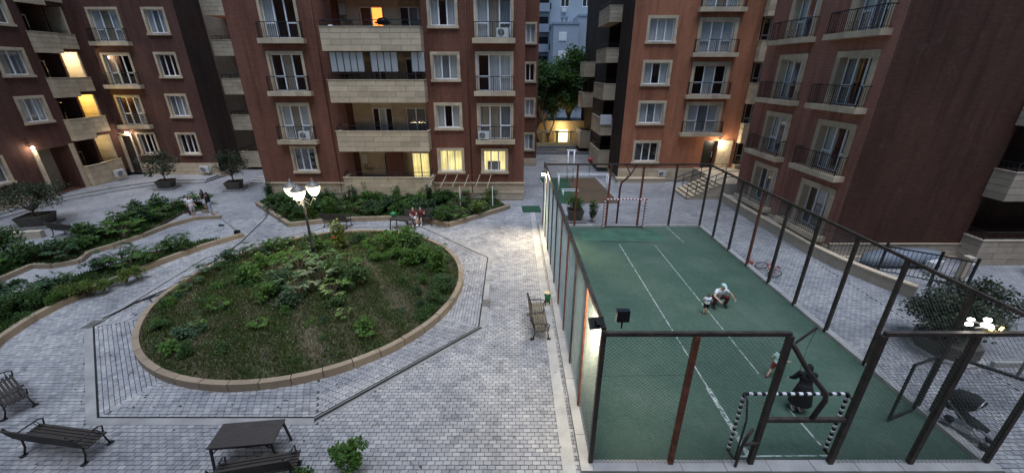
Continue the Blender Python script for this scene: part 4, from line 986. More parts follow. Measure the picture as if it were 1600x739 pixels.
# hose lying across the paving
hp = [G(418,337), G(410,347), G(398,358), G(378,378), G(352,397), G(320,418), G(290,435), G(262,452), G(225,468), G(160,499)]
b = MB(); b.tube([(x, y, .03) for x, y in hp], .022, 6); o = tag(b.build('hose', M['rubber']), 'black hose running from the planted bed across the left path', 'hose')
b = MB(); c = G(238,470)
b.tube([(c[0]+.55*math.cos(t)*(1-.03*t)+.1*t, c[1]+.35*math.sin(t)+.04*t, .03+.006*t) for t in [k*.4 for k in range(30)]], .02, 6); tag(b.build('coiled_hose', M['rubber']), 'dark coil of hose on the paving left of the round bed', 'hose')
b = MB(); q = [G(262,455), G(248,462), G(215,472), G(200,480), G(185,488), G(210,475), G(245,463)]
b.tube([(x, y, .05) for x, y in q], .018, 6); tag(b.build('cable', M['rubber']), 'tangled dark cable lying in the drain beside the coiled hose', 'cable')

# ---- low wall, planter and sunken area on the right
LW = [(15.45,28.4), (15.4,25), (15.5,21.5), (15.62,19.0), (15.9,17.3), (16.5,15.6), (17.0,14.6)]
o = empty('low_wall', (0, 0, 0), 0, 'low beige wall with a stone cap curving beside the right walkway', 'wall')
for i in range(len(LW)-1):
    b = MB(); b.strip(LW[i:i+2], .2, 0, .52); b.build('wall_block', M['stoneg'], o); b = MB(); b.strip(LW[i:i+2], .3, .52, .58); b.build('coping', M['stone'], o)
mb = MB(); mb.prism([(15.5,28.4), (15.5,21.5), (15.7,18.6), (16.2,18.6), (16.2,28.4)], 0, .42); tag(mb.build('raised_walk', M['conc']), kind='structure')
o = empty('railing', (0, 0, 0), 0, 'dark mesh railing above the sunken yard beside the brown wall', 'railing')
RL = [(15.75,18.8), (17.1,16.6), (18.6,15.6), (19.4,14.9)]
for i in range(3):
    a, c = Vector((*RL[i], 0)), Vector((*RL[i+1], 0)); b = MB(); b.bar(a+Vector((0,0,1.5)), c+Vector((0,0,1.5)), .05); b.bar(a+Vector((0,0,.3)), c+Vector((0,0,.3)), .04); b.build('rail', M['iron'], o)
    b = MB(); n = int((c-a).length/.14)
    for k in range(n): p = a.lerp(c, k/n); b.bar(p+Vector((0,0,.3)), p+Vector((0,0,1.5)), .014)
    b.build('bars', M['iron'], o); b = MB(); b.bar(c, c+Vector((0,0,1.7)), .08); b.build('post', M['iron'], o)
g = empty('white_gate', (17.3, 14.45, 0), R(-28), 'pale barred gate leaf at the end of the low wall', 'gate'); b = MB()
for p, q in (((0,0,.1),(1.6,0,.1)), ((0,0,.95),(1.6,0,.95)), ((0,0,.1),(0,0,.95)), ((1.6,0,.1),(1.6,0,.95))): b.bar(p, q, .05)
b.build('gate_frame', M['iron'], g)
for k in range(12): b = MB(); b.bar((.12+k*.125,0,.1), (.12+k*.125,0,.95), .022); b.build('gate_bar', M['silver'], g)
# covered boat-like cover in the yard
b = MB(); b.tube([(-2.1,0,.25), (-1.8,0,.33), (-1.0,0,.42), (.3,0,.46), (1.4,0,.42), (1.9,0,.3)], [.05,.38,.52,.56,.5,.12], 14, sq=.8); o = tag(b.build('covered_motorcycle', M['cover']), 'long low shape under a grey tarpaulin beside the brown wall', 'cover'); o.location = (19.3, 17.7, -.02)
for loc, l in (((20.0,16.9,0), 'white outdoor unit standing in the yard left of the pale pillar'), ((21.4,16.7,0), 'white outdoor unit under the lowest dark balcony')): ac_unit(loc, R(15), l, .95)
b = MB(); b.box(-.12,.12,-.12,.12,0,1.1); b.box(-.16,.16,-.16,.16,1.1,1.18); o = tag(b.build('pillar', M['stoneg']), 'short pale pillar between the two outdoor units', 'pillar'); o.location = (20.6, 16.2, 0)
mb = MB(); mb.prism([(24.0,15.4), (27,15.2), (27,16.8), (24.6,17.0)], 0, 1.1); mb.prism([(23.6,14.6), (27,14.4), (27,15.4), (23.8,15.6)], 0, .3); tag(mb.build('stone_block', M['stoneg']), 'pale stone block by the dark opening at the far right edge', 'block')

# ============================================================ vegetation
def leafset(mb, c, n, R3, leaf, rr, droop=.3, up=.5, flat=1.0):
    """n small folded leaves round the centre c, in an ellipsoid R3"""
    vs = []; fs = []
    for _ in range(n):
        while True:
            p = Vector((rr.uniform(-1,1), rr.uniform(-1,1), rr.uniform(-1,1)))
            if .12 < p.length < 1: break
        o = Vector(c)+Vector((p.x*R3[0], p.y*R3[1], p.z*R3[2])); d = Vector((p.x, p.y, p.z*.5+up*rr.random()-droop*rr.random()))+Vector((rr.gauss(0,.5), rr.gauss(0,.5), rr.gauss(0,.35)))
        d.normalize(); L = leaf*rr.uniform(.6,1.25); s = d.cross(Vector((rr.gauss(0,.4), rr.gauss(0,.4), 1))).normalized()*(L*.34*flat); nr = s.cross(d).normalized()*L*.12
        k = len(vs); vs += [o, o+d*L*.5+s+nr, o+d*L, o+d*L*.5-s+nr]; fs += [(k,k+1,k+2), (k,k+2,k+3)]
    mb.add(vs, fs)
def shrub_proto(kind, seed):
    rr = random.Random(seed); lf = MB(); st = MB(); cl = []
    if kind == 'broad':      # leafy plant, big leaves on several stalks
        for i in range(11):
            a = rr.uniform(0,6.28); r = rr.uniform(.05,.5); h = rr.uniform(.25,.8)*(1-.4*r); cl.append((Vector((r*math.cos(a), r*math.sin(a), h)), .2)); 
        for c, s in cl: st.tube([(c.x*.2,c.y*.2,0), (c.x*.6,c.y*.6,c.z*.5), c], [.014,.011,.006], 5); leafset(lf, c, 42, (.22,.22,.17), .15, rr)
    elif kind == 'bush':     # dense small leaved round bush
        for i in range(16):
            a = rr.uniform(0,6.28); r = rr.uniform(0,.42); h = rr.uniform(.2,.75)*(1-.5*r*r); cl.append((Vector((r*math.cos(a), r*math.sin(a), h)), .2))
        for c, s in cl: st.tube([(c.x*.2,c.y*.2,0), (c.x*.6,c.y*.6,c.z*.5), c], [.014,.011,.006], 5); leafset(lf, c, 80, (.19,.19,.16), .075, rr)
    elif kind == 'low':      # flat sprawling weed clump
        for i in range(10):
            a = rr.uniform(0,6.28); r = rr.uniform(0,.5); h = rr.uniform(.05,.25); cl.append((Vector((r*math.cos(a), r*math.sin(a), h)), .2))
        for c, s in cl: st.tube([(0,0,0), (c.x*.6,c.y*.6,c.z*.7), c], [.01,.008,.005], 4); leafset(lf, c, 60, (.2,.2,.1), .07, rr, up=.7)
    elif kind == 'fern':     # spreading fronds
        for i in range(14):
            a = rr.uniform(0,6.28); L = rr.uniform(.45,.75); pts = [Vector((math.cos(a)*L*t, math.sin(a)*L*t, .15+.55*math.sin(min(1.0,t*1.1)*2.2)*.75)) for t in (0,.25,.5,.75,1)]
            st.tube([(0,0,0)]+pts, [.012,.01,.008,.006,.005,.003], 4)
            for q in range(1, 5): leafset(lf, pts[q], 26, (.12,.12,.05), .12, rr, flat=.8)
    elif kind == 'tall':     # upright spindly plant
        for i in range(6):
            a = rr.uniform(0,6.28); r = rr.uniform(.03,.2); h = rr.uniform(.8,1.3); top = Vector((r*1.6*math.cos(a), r*1.6*math.sin(a), h)); st.tube([(0,0,0), (r*math.cos(a),r*math.sin(a),h*.5), top], [.014,.01,.005], 5)
            for q in range(7): leafset(lf, Vector((0,0,0)).lerp(top, .25+.12*q), 16, (.13,.13,.08), .12, rr)
    elif kind == 'palm':     # large cut leaves on stalks
        for i in range(9):
            a = rr.uniform(0,6.28); r = rr.uniform(.25,.6); h = rr.uniform(.35,.75); c = Vector((r*math.cos(a), r*math.sin(a), h)); st.tube([(0,0,0), (c.x*.5,c.y*.5,h*.8), c], [.018,.014,.01], 5)
            for q in range(9):
                b = a-1.5+q*3.0/8+rr.gauss(0,.08); d = Vector((math.cos(b), math.sin(b), -.15+rr.gauss(0,.12))); L = rr.uniform(.22,.36); s = d.cross(Vector((0,0,1))).normalized()*L*.16
                lf.add([c, c+d*L*.55+s, c+d*L, c+d*L*.55-s], [(0,1,2), (0,2,3)])
    return lf, st
PROTO = {}
def shrub(kind, leafm, x, y, z, s, label, group=None, name='shrub', cat='shrub', sz=None, v=None):
    v = rnd.randint(0, 1) if v is None else v; key = (kind, leafm, v)
    if key not in PROTO:
        lf, st = shrub_proto(kind, hash(kind) % 7 + v*13 + 5 if False else sum(map(ord, kind))+v*13); PROTO[key] = (lf.mesh('foliage', M[leafm]), st.mesh('stem', M['bark']))
    o = empty(name, (x, y, z), rnd.uniform(0, 6.28), label, cat, group); o.scale = (s, s, (sz or s)*rnd.uniform(.9, 1.12))
    tag(link('foliage', PROTO[key][0], o), kind='stuff'); link('stem', PROTO[key][1], o); return o
LOOK = dict(broad='broad', bush='rounded', low='flat', fern='drooping', tall='spindly', palm='lobed')
TONE = dict(leafA='dark', leafB='green', leafC='bluish', leafD='yellowish', leafE='olive')
def look(kind, leafm): return TONE[leafm]+' '+LOOK[kind]
def sb(kind, leafm, px, py, s, label, group=None, z=None, sz=None):
    if group: label = look(kind, leafm)+' '+label
    x, y = G(px, py, .25)
    if z is None:
        d_ = math.hypot(x-CX, y-CY); q_ = min(1, (RB-.5)/max(d_, .01)); x, y = CX+(x-CX)*q_, CY+(y-CY)*q_
    zz = soilz(x, y)-.02 if z is None else z
    return shrub(kind, leafm, x, y, zz, s, label, group, sz=sz)
# the round bed: rim shrubs clockwise from the left, then the centre and the loose weeds
g1 = 'leafy shrubs along the left rim of the round bed'; t1 = 'shrub along the left rim of the round bed'
for px, py, s, k, m in ((283,462,.75,'low','leafC'), (300,447,.7,'palm','leafC'), (330,425,.8,'palm','leafC'), (352,408,.75,'broad','leafC'), (372,398,.85,'palm','leafC'), (404,392,.8,'palm','leafC')): sb(k, m, px, py, s, t1, g1)
g1 = 'mid height shrubs inside the left half of the round bed'; t1 = 'shrub inside the left half of the round bed'
for px, py, s, k, m in ((345,450,.9,'low','leafB'), (390,440,1,'broad','leafB'), (370,425,.9,'low','leafA'), (420,470,.8,'broad','leafB'), (410,420,.9,'bush','leafB'), (430,395,.9,'broad','leafA'), (450,385,.8,'palm','leafA'), (350,545,.7,'low','leafA'), (300,430,.6,'low','leafD'), (330,470,.6,'low','leafB')): sb(k, m, px, py, s, t1, g1)
g1 = 'large broad leaved plants round the foot of the lamp post'; t1 = 'plant around the foot of the lamp post'
for px, py, s, k, m in ((470,430,1.1,'palm','leafC'), (450,418,1.0,'palm','leafA'), (515,420,1.0,'palm','leafC'), (530,440,1.1,'broad','leafA'), (500,450,1.2,'palm','leafC'), (470,465,1.1,'palm','leafC'), (545,425,1.0,'palm','leafA'), (500,400,.9,'broad','leafA'), (440,450,.9,'broad','leafC'), (520,468,.9,'palm','leafB'), (560,450,1,'broad','leafA'), (480,405,.9,'palm','leafC'), (455,480,.8,'broad','leafC')): sb(k, m, px, py, s, t1, g1)
sb('tall', 'leafD', 533, 392, 1.1, 'pale spindly plant standing highest at the top rim of the round bed')
sb('broad', 'leafC', 487, 388, .8, 'rounded blue green plant at the top rim, left of the pale spindly plant')
g1 = 'bright bushes at the top right of the round bed'; t1 = 'bush at the top right of the round bed'
for px, py, s, k, m in ((610,392,1.1,'broad','leafB'), (632,385,1.1,'broad','leafB'), (650,395,1.15,'broad','leafA'), (625,405,1.0,'bush','leafB'), (665,410,1.0,'broad','leafB'), (640,415,.9,'broad','leafB'), (600,405,.8,'low','leafB'), (580,392,.8,'low','leafB'), (680,412,.9,'bush','leafA')): sb(k, m, px, py, s, t1, g1)
sb('tall', 'leafB', 688, 432, 1.25, 'tall upright weed at the right rim of the round bed')
g1 = 'dark bushes along the right rim of the round bed'; t1 = 'bush along the right rim of the round bed'
for px, py, s, k, m in ((690,455,.95,'bush','leafA'), (706,450,.8,'bush','leafC'), (700,475,1.0,'low','leafC'), (680,470,.8,'bush','leafA'), (712,490,.8,'low','leafA'), (690,498,.9,'low','leafA'), (705,510,.7,'low','leafA')): sb(k, m, px, py, s, t1, g1)
g1 = 'low weeds in the lower half of the round bed'; t1 = 'low weed clump in the lower half of the round bed'
for i in range(95):
    a = rnd.uniform(0, 6.28); r = RB*math.sqrt(rnd.uniform(.02, .93)); x, y = CX+r*math.cos(a), CY+r*math.sin(a)
    if r > RB-.5: continue
    kd = rnd.choice(['low','low','bush','broad','palm']); lm = rnd.choice(['leafA','leafB','leafB','leafC','leafA','leafB'])
    shrub(kd, lm, x, y, soilz(x, y)-.03, rnd.uniform(.3,.78), look(kd, lm)+' weed clump in the '+('lower ' if y < CY else 'upper ')+('left' if x < CX-2 else 'right' if x > CX+2 else 'middle')+' of the round bed', g1 if y < CY else 'low weeds in the upper half of the round bed', sz=rnd.uniform(.3,.65))
# grass over the soil
rr = random.Random(3)
def grass(name, test, box, n, zf, hh=(.05,.16), m='grass', wd=.012):
    vs = []; fs = []; k = 0; i = 0
    while k < n and i < n*6:
        i += 1; x = rr.uniform(box[0], box[1]); y = rr.uniform(box[2], box[3])
        if not test(x, y): continue
        if math.sin(x*1.3+1)*math.cos(y*1.1)+.6*math.sin(x*3.1+y*2.3) < rr.uniform(-1.9,.5): continue
        z = zf(x, y)-.01; h = rr.uniform(*hh); a = rr.uniform(0, 6.28); w_ = wd*rr.uniform(.7,2.2); dx, dy = math.cos(a)*w_, math.sin(a)*w_; lx, ly = rr.gauss(0,.05), rr.gauss(0,.05); q = len(vs)
        vs += [(x-dx,y-dy,z), (x+dx,y+dy,z), (x+lx,y+ly,z+h)]; fs.append((q,q+1,q+2)); k += 1
    me = bpy.data.meshes.new(name); me.from_pydata(vs, [], fs); me.materials.append(M[m]); return tag(link(name, me), kind='stuff')
grass('grass', lambda x, y: (x-CX)**2+(y-CY)**2 < (RB-.15)**2, (CX-RB, CX+RB, CY-RB, CY+RB), 75000, soilz)
grass('clover', lambda x, y: (x-CX)**2+(y-CY)**2 < (RB-.15)**2, (CX-RB, CX+RB, CY-RB, CY+RB), 30000, soilz, (.02,.08), 'leafA', .022)
vs = []; fs = []      # tiny pale flowers
for i in range(420):
    x, y = rr.gauss(-7.4, 2.2), rr.gauss(12.8, 1.6)
    if (x-CX)**2+(y-CY)**2 > (RB-.4)**2: continue
    z = soilz(x, y)+rr.uniform(.06,.16); q = len(vs); s = rr.uniform(.008,.016); vs += [(x-s,y,z),(x,y-s,z+.004),(x+s,y,z),(x,y+s,z-.004)]; fs.append((q,q+1,q+2,q+3))
me = bpy.data.meshes.new('small_flowers'); me.from_pydata(vs, [], fs); me.materials.append(M['flower']); tag(link('small_flowers', me), kind='stuff')
grass('grass', lambda x, y: inpoly(x, y, BEDA) or inpoly(x, y, BED1) or inpoly(x, y, BED2), (-28,0,8,28.3), 45000, lambda x, y: .13, (.05,.2), 'leafA', .02)
# bed in front of the middle block
g1 = 'leafy plants filling the planted bed before the middle block'; t1 = 'leafy plant in the dense bed before the middle block'
for i in range(105):
    for _ in range(30):
        x = rnd.uniform(-18, -.6); y = rnd.uniform(23.2, 28)
        if inpoly(x, y-.35, BEDA) and inpoly(x, y+.1, BEDA) and inpoly(x-.3, y, BEDA) and inpoly(x+.3, y, BEDA): break
    else: continue
    edge = x > -3.5
    if edge and i % 2: continue
    kd = rnd.choice(['broad','broad','fern','bush','palm','tall']) if not edge else rnd.choice(['low','broad']); lm = rnd.choice(['leafB','leafA','leafA','leafB','leafC']) if not edge else rnd.choice(['leafD','leafE'])
    wh = 'at the right end of' if edge else ('at the left end of' if x < -14.5 else 'behind the left bench in' if x < -9.5 else 'between the two benches in' if x < -6.8 else 'behind the seated children in' if x < -4.8 else 'right of the seated children in')
    if not edge and y > 25.8: wh = wh.replace('behind', 'well behind')+' the back row of'
    shrub(kd, lm, x, y, .1, rnd.uniform(.75,1.15), look(kd, lm)+' plant '+wh+' the planted bed', g1 if not edge else 'dry sparse plants at the right end of the bed')
# crescent bed
g1 = 'shrubs of the crescent bed beside the left path'; t1 = 'shrub in the crescent bed beside the left path'
for px, py, s, k, m in ((205,415,1.3,'palm','leafA'), (190,405,1.2,'palm','leafC'), (290,388,.85,'broad','leafA'), (265,388,.9,'bush','leafA'), (245,395,1.0,'palm','leafA'), (235,405,.8,'bush','leafB'), (275,378,.9,'palm','leafC'), (215,430,.8,'bush','leafD'), (195,437,.8,'bush','leafD'), (172,440,.8,'low','leafB'), (155,420,.9,'fern','leafC'), (140,455,.8,'bush','leafD'), (122,458,.75,'bush','leafD'), (104,463,.75,'bush','leafD'), (84,472,.75,'bush','leafB'), (160,450,.7,'bush','leafD')): sb(k, m, px, py, s, t1, g1, .1)
g1 = 'large drooping plants at the left end of the crescent bed'; t1 = 'plant at the left end of the crescent bed'
for px, py, s, k, m in ((75,458,1.0,'fern','leafC'), (45,466,1.1,'palm','leafC'), (28,478,1.0,'bush','leafA'), (58,476,.9,'bush','leafA'), (8,492,1.0,'bush','leafA'), (12,462,1.1,'fern','leafC'), (36,492,.8,'low','leafA'), (86,448,.9,'palm','leafA')): sb(k, m, px, py, s, t1, g1, .1)
# far left bed
g1 = 'shrubs massed in the far left bed'; t1 = 'leafy shrub massed in the far left bed'
for i in range(44):
    for _ in range(30):
        x = rnd.uniform(-27, -19.5); y = rnd.uniform(14.5, 27.3)
        if inpoly(x, y, BED2) and inpoly(x+.4, y-.3, BED2): break
    kd = rnd.choice(['broad','bush','palm','fern','palm']); lm = rnd.choice(['leafA','leafA','leafC','leafB']); wh = 'near the children in' if y > 23.5 else 'in the middle of' if y > 19 else 'at the near end of'
    shrub(kd, lm, x, y, .1, rnd.uniform(.8,1.25), look(kd, lm)+' shrub '+wh+' the far left bed'+(', along its kerb' if x > -22.5 else ''), g1)
# fallen fruit and toys
b = MB(); b.ell((0,0,.1),.1,.1,.1,12,8); x, y = G(527,457,.3); o = tag(b.build('ball', M['postr']), 'small orange ball among the plants right of the lamp post', 'ball'); o.location = (x, y, soilz(x, y)+.15)
b = MB(); b.ell((0,0,.1),.09,.12,.08,10,6); x, y = G(522,376,.3); o = tag(b.build('ball', M['redp']), 'small red ball at the top rim of the round bed', 'ball'); o.location = (x, y, soilz(x, y)+.1)

def tree(loc, h, cr, label, leafm='leafE', bark='bark', n=60, per=70, leaf=.1, name='tree', trunk=.3, seed=1, group=None, flatz=.8):
    rr = random.Random(seed); o = empty(name, loc, 0, label, 'tree', group); t = MB(); lf = MB(); base = h*trunk
    t.tube([(0,0,0), (rr.gauss(0,.03)*h,rr.gauss(0,.03)*h,base*.6), (0,0,base)], [h*.028,h*.022,h*.02], 8)
    for i in range(n):
        a = rr.uniform(0,6.28); ph = math.asin(rr.uniform(-.75,1)); r = cr*rr.uniform(.35,1.15)*(1+.25*math.sin(a*3+seed)); c = Vector((r*math.cos(a)*math.cos(ph), r*math.sin(a)*math.cos(ph), base+(h-base)*.5+(h-base)*.5*flatz*math.sin(ph)*rr.uniform(.6,1.1)))
        if i % 3 == 0: t.tube([(0,0,base*.95), (c.x*.35,c.y*.35,base+(c.z-base)*.5), c], [h*.012,h*.007,h*.003], 5)
        q = cr*.26; leafset(lf, c, per, (q,q,q*.75), leaf, rr, up=.3)
    t.build('trunk', M[bark], o); tag(lf.build('crown', M[leafm], o), kind='stuff'); return o
def planter(x, y, rz, label, w0=.45, w1=.6, h=.6, base=True):
    o = empty('planter', (x, y, 0), rz, label, 'planter'); b = MB()
    vs = []; 
    for z, q in ((.1,w0), (h,w1), (h,w1-.07), (h-.12,w1-.09)):
        for i, j in ((-1,-1),(1,-1),(1,1),(-1,1)): vs.append((i*q, j*q, z))
    b.add(vs, [(3,2,1,0)]+[(4*k+i, 4*k+(i+1) % 4, 4*k+4+(i+1) % 4, 4*k+4+i) for k in range(3) for i in range(4)]); b.build('pot', M['terracotta'], o)
    b = MB(); b.box(-w1+.1,w1-.1,-w1+.1,w1-.1,h-.16,h-.1); b.build('soil', M['soil'], o)
    if base: b = MB(); b.box(-w1-.15,w1+.15,-w1-.15,w1+.15,0,.1); b.build('base_slab', M['concd'], o)
    return o
for (px, py, rz, l, tl, th, cr) in ((262,294,.3,'concrete planter left of the passage before the upper left block','dark olive tree in the left planter before the upper left block',2.0,1.0), (368,296,.25,'concrete planter in the passage between the two blocks','dark olive tree in the planter in the passage between the blocks',2.1,1.0)):
    x, y = G(px, py); planter(x, y, rz, l, .42, .55, .68); tree((x, y, .55), th+.3, cr+.15, tl, n=60, per=34, leaf=.14, seed=int(px), trunk=.22, flatz=1.1)
x, y = G(62, 352); planter(x, y, R(15), 'wide low concrete planter behind the bench at the far left', .55, .68, .7); tree((x, y, .6), 2.1, 1.6, 'wide dark olive tree growing from the planter behind the far left bench', n=90, per=40, leaf=.13, seed=9, trunk=.15)
shrub('bush', 'leafA', *G(12, 400), .0, 2.0, 'dark round bush at the left edge beside the bench')
x, y = G(897, 345); 
planter(x+.05, y+.1, 0, 'round tipped concrete pot with green plant outside the far corner of the court', .35, .5, .75); shrub('bush', 'leafB', x+.05, y+.1, .55, 1.3, 'bright green bushy plant in the pot outside the far court corner', sz=1.7, v=0); shrub('tall', 'leafD', x+1.1, y-.2, .1, 1.1, 'thin yellowish plant beside the pot at the far court corner')
# right planter with dark bush
x, y = 14.85, 11.2
o = empty('planter', (x, y, 0), R(-35), 'large octagonal grey planter at the right of the walkway', 'planter'); b = MB(); b.prism([(0.85*math.cos(R(22.5+45*k)), 0.85*math.sin(R(22.5+45*k))) for k in range(8)], 0, .55); b.build('pot', M['terracotta'], o); b = MB(); b.prism([(1.02*math.cos(R(22.5+45*k)), 1.02*math.sin(R(22.5+45*k))) for k in range(8)], -.02, .1); b.build('base_slab', M['conc'], o)
tree((x, y+.2, .5), 1.45, 1.08, 'dense dark tree filling the octagonal planter at the right', 'leafE', n=80, per=80, leaf=.11, seed=21, trunk=.12)
tree((17.4, 12.9, 0), 1.9, 1.2, 'dark bush behind the right planter near the gate', 'leafE', n=50, per=70, leaf=.11, seed=22, trunk=.15)
b = MB(); b.box(15.6,18.5,10.3,10.42,0,.2); tag(b.build('path_kerb', M['conc']), 'pale kerb edge right of the octagonal planter', 'kerb')
# near bush below the camera
x, y = -3.75, 6.55
tree((x, y, 0), 1.1, .33, 'small green tree at the bottom edge of the view, left of centre', 'leafB', n=36, per=60, leaf=.075, seed=31, trunk=.25); shrub('broad', 'leafA', -4.85, 6.3, 0, .6, 'low green sprig beside the small tree at the bottom edge')
# street trees behind the gap
for i, (x, y, h, cr, l) in enumerate(((3.6,52.0,9.5,2.6,'tall green street tree at the left of the gap between blocks'), (7.4,54,11.2,3.0,'tall green street tree at the right of the gap between blocks'), (5.6,57,10.0,3.0,'green tree behind the two street trees in the gap'))):
    tree((x, y, 0), h, cr, l, ['leafA','leafB','leafA'][i], 'barkp', n=110, per=90, leaf=.3, seed=40+i, trunk=.3, flatz=1)
o = empty('tree', (4.6, 50.9, 0), 0, 'bare pale forked trunk lit from below beside the cream wall', 'tree'); b = MB()
b.tube([(0,0,0), (-.1,0,1.2), (-.7,0,3.0), (-1.4,.2,4.4), (-1.7,.2,5.4)], [.2,.16,.12,.08,.05], 8); b.tube([(-.1,0,1.2), (.5,.1,2.6), (.9,.2,4.4)], [.13,.09,.05], 7); b.tube([(-.6,0,2.6), (-.2,.1,4.0), (-.5,.2,5.2)], [.09,.06,.04], 6); b.build('trunk', M['barkp'], o)

# ============================================================ street furniture
def bench(loc, rz, label, L=1.85, group=None):
    o = empty('park_bench', loc, rz, label, 'bench', group)          # seat faces local -Y, back at +Y
    for k in range(6): b = MB(); b.box(-L/2, L/2, -.27+k*.083, -.27+k*.083+.062, .42-.004*k, .455-.004*k); b.build('seat_slat', M['wood'], o)
    for k in range(5): y = .235+.028*k; z = .52+k*.085; b = MB(); b.add([(-L/2,y,z),(L/2,y,z),(L/2,y+.02,z+.065),(-L/2,y+.02,z+.065),(-L/2,y+.03,z-.005),(L/2,y+.03,z-.005),(L/2,y+.05,z+.06),(-L/2,y+.05,z+.06)], [(0,1,2,3),(7,6,5,4),(0,4,5,1),(3,2,6,7),(1,5,6,2),(0,3,7,4)]); b.build('back_slat', M['wood'], o)
    for s in (-1, 1):
        x = s*(L/2-.12); b = MB()
        b.tube([(x,-.3,.0), (x,-.26,.2), (x,-.24,.41), (x,.2,.40), (x,.3,.75), (x,.37,.98)], [.022]*6, 6); b.tube([(x,.30,.0), (x,.22,.2), (x,.2,.40)], .022, 6)
        b.tube([(x,-.27,.43), (x,-.3,.6), (x,-.22,.66), (x,.26,.66)], .018, 6); b.tube([(x+.09*math.cos(t),-.16,.57+.06*math.sin(t)) for t in [0,1,2,3,4,5,6]], .01, 4)
        b.box(x-.05,x+.05,-.36,-.22,0,.03); b.box(x-.05,x+.05,.24,.38,0,.03); b.build('iron_frame', M['iron'], o)
    return o
def table(loc, rz, label, L=1.5, W=.75, h=.75, m='wooddark'):
    o = empty('table', loc, rz, label, 'table'); b = MB()
    b.box(-L/2, L/2, -W/2, W/2, h-.035, h); b.build('tabletop', M[m], o)
    b = MB()
    for y in (-W/2+.03, W/2-.03): b.bar((-L/2+.04,y,h-.06), (L/2-.04,y,h-.06), .04)
    b.build('apron', M['iron'], o)
    for sx in (-1, 1):
        for sy in (-1, 1):
            b = MB(); b.bar((sx*(L/2-.06), sy*(W/2-.04), h-.04), (sx*(L/2-.0), sy*(W/2-.0), 0), .045); b.bar((sx*(L/2-.07), sy*(W/2-.04), h-.2), (sx*(L/2-.25), sy*(W/2-.04), h-.06), .025); b.build('leg', M['iron'], o)
    return o
bench((1.0, 12.6, 0), R(92), 'iron and slat bench beside the court fence, facing the court')
bench((-10.75, 23.0, 0), R(168), 'slat bench with its dark back toward us before the planted bed', L=1.75)
bench((-5.75, 23.25, 0), R(12), 'dark bench under the two seated children before the planted bed', L=1.7)
table((-6.65, 22.55, 0), R(-18), 'dark table in front of the bench where two children sit', 1.25, .7, .72)
table((-6.45, 7.13, 0), R(6), 'worn dark table standing on the paving at the lower left', 1.48, .72, .75)
bench((-5.9, 6.47, 0), R(191.6), 'slat bench at the bottom edge below the worn table, its back toward us', L=1.75)
bench((-11.3, 7.3, 0), R(172.5), 'dark slat bench at the lower left corner, its back toward us', L=2.0)
bench((-14.5, 8.85, 0), R(150), 'dark bench cut by the left edge of the view, above the corner bench', L=1.7)
bench((-25.6, 21.4, 0), R(168), 'dark bench at the far left before the wide planter', L=2.1)
b = MB(); b.box(-1.3,1.3,-.16,.16,0,.42); o = tag(b.build('stone_ledge', M['stoneg']), 'low stone block left of the far left bench', 'block'); o.location = (-28.3, 21.0, 0); o.rotation_euler = (0,0,R(12))
o = empty('litter_bin', (1.45, 14.05, 0), 0, 'green litter bin by the court fence above the bench', 'bin'); b = MB(); b.lathe((0,0,.18), [(.13,0),(.17,.42),(.15,.42),(.115,.03)], 4); b.build('bucket', M['greenp'], o); b = MB(); b.bar((-.13,0,0),(-.13,0,.55),.03); b.bar((.13,0,0),(.13,0,.55),.03); b.bar((-.2,0,.55),(.2,0,.55),.03); b.build('stand', M['iron'], o); b = MB(); b.box(-.14,.14,-.14,.14,.585,.6); b.build('lid', M['black'], o); o.rotation_euler = (0,0,R(45))
b = MB(); b.ell((0,0,.16),.2,.16,.16,10,8); o = tag(b.build('green_bag', M['greenp']), 'green plastic bag on the left end of the table with the two children', 'bag'); o.location = (-7.2, 22.8, .72)
# triple globe lamp
lp = empty('street_lamp', (-9.5, 17.35, .32), 0, 'black street lamp with three glowing bell lanterns in the round bed', 'lamp')
b = MB(); b.lathe((0,0,0), [(.24,0),(.24,.12),(.15,.16),(.14,.4),(.17,.44),(.11,.5),(.08,.75),(.12,.8),(.075,.86),(.06,1.6),(.05,3.38),(.07,3.42),(.03,3.55)], 14); b.build('post', M['iron'], lp)
for k, a in enumerate((R(165), R(285), R(30))):
    d = Vector((math.cos(a), math.sin(a), 0)); p = d*.52
    b = MB(); b.tube([(0,0,3.2), d*.25+Vector((0,0,2.85)), d*.45+Vector((0,0,3.2)), p+Vector((0,0,3.08))], .022, 6); b.tube([d*.25+Vector((0,0,3.1)), d*.12+Vector((0,0,3.2)), (0,0,3.3)], .012, 5); b.build('arm', M['iron'], lp)
    b = MB(); b.lathe(p+Vector((0,0,3.35)), [(.10,-.05),(.19,.05),(.26,.2),(.29,.38)], 18); gl_ = b.build('lantern', M['lamp'], lp)
    b = MB(); b.lathe(p+Vector((0,0,3.68)), [(.32,.05),(.31,.1),(.2,.19),(.08,.26),(.04,.29),(.045,.36),(.005,.44)], 18); b.build('lantern_cap', M['rail'], gl_)
    l = bpy.data.lights.new('lantern_light', 'POINT'); l.energy = 60; l.color = (1,.87,.62); l.shadow_soft_size = .2; lo = bpy.data.objects.new('lantern_light', l); col.objects.link(lo); lo.parent = lp; lo.location = p+Vector((0,0,3.12))
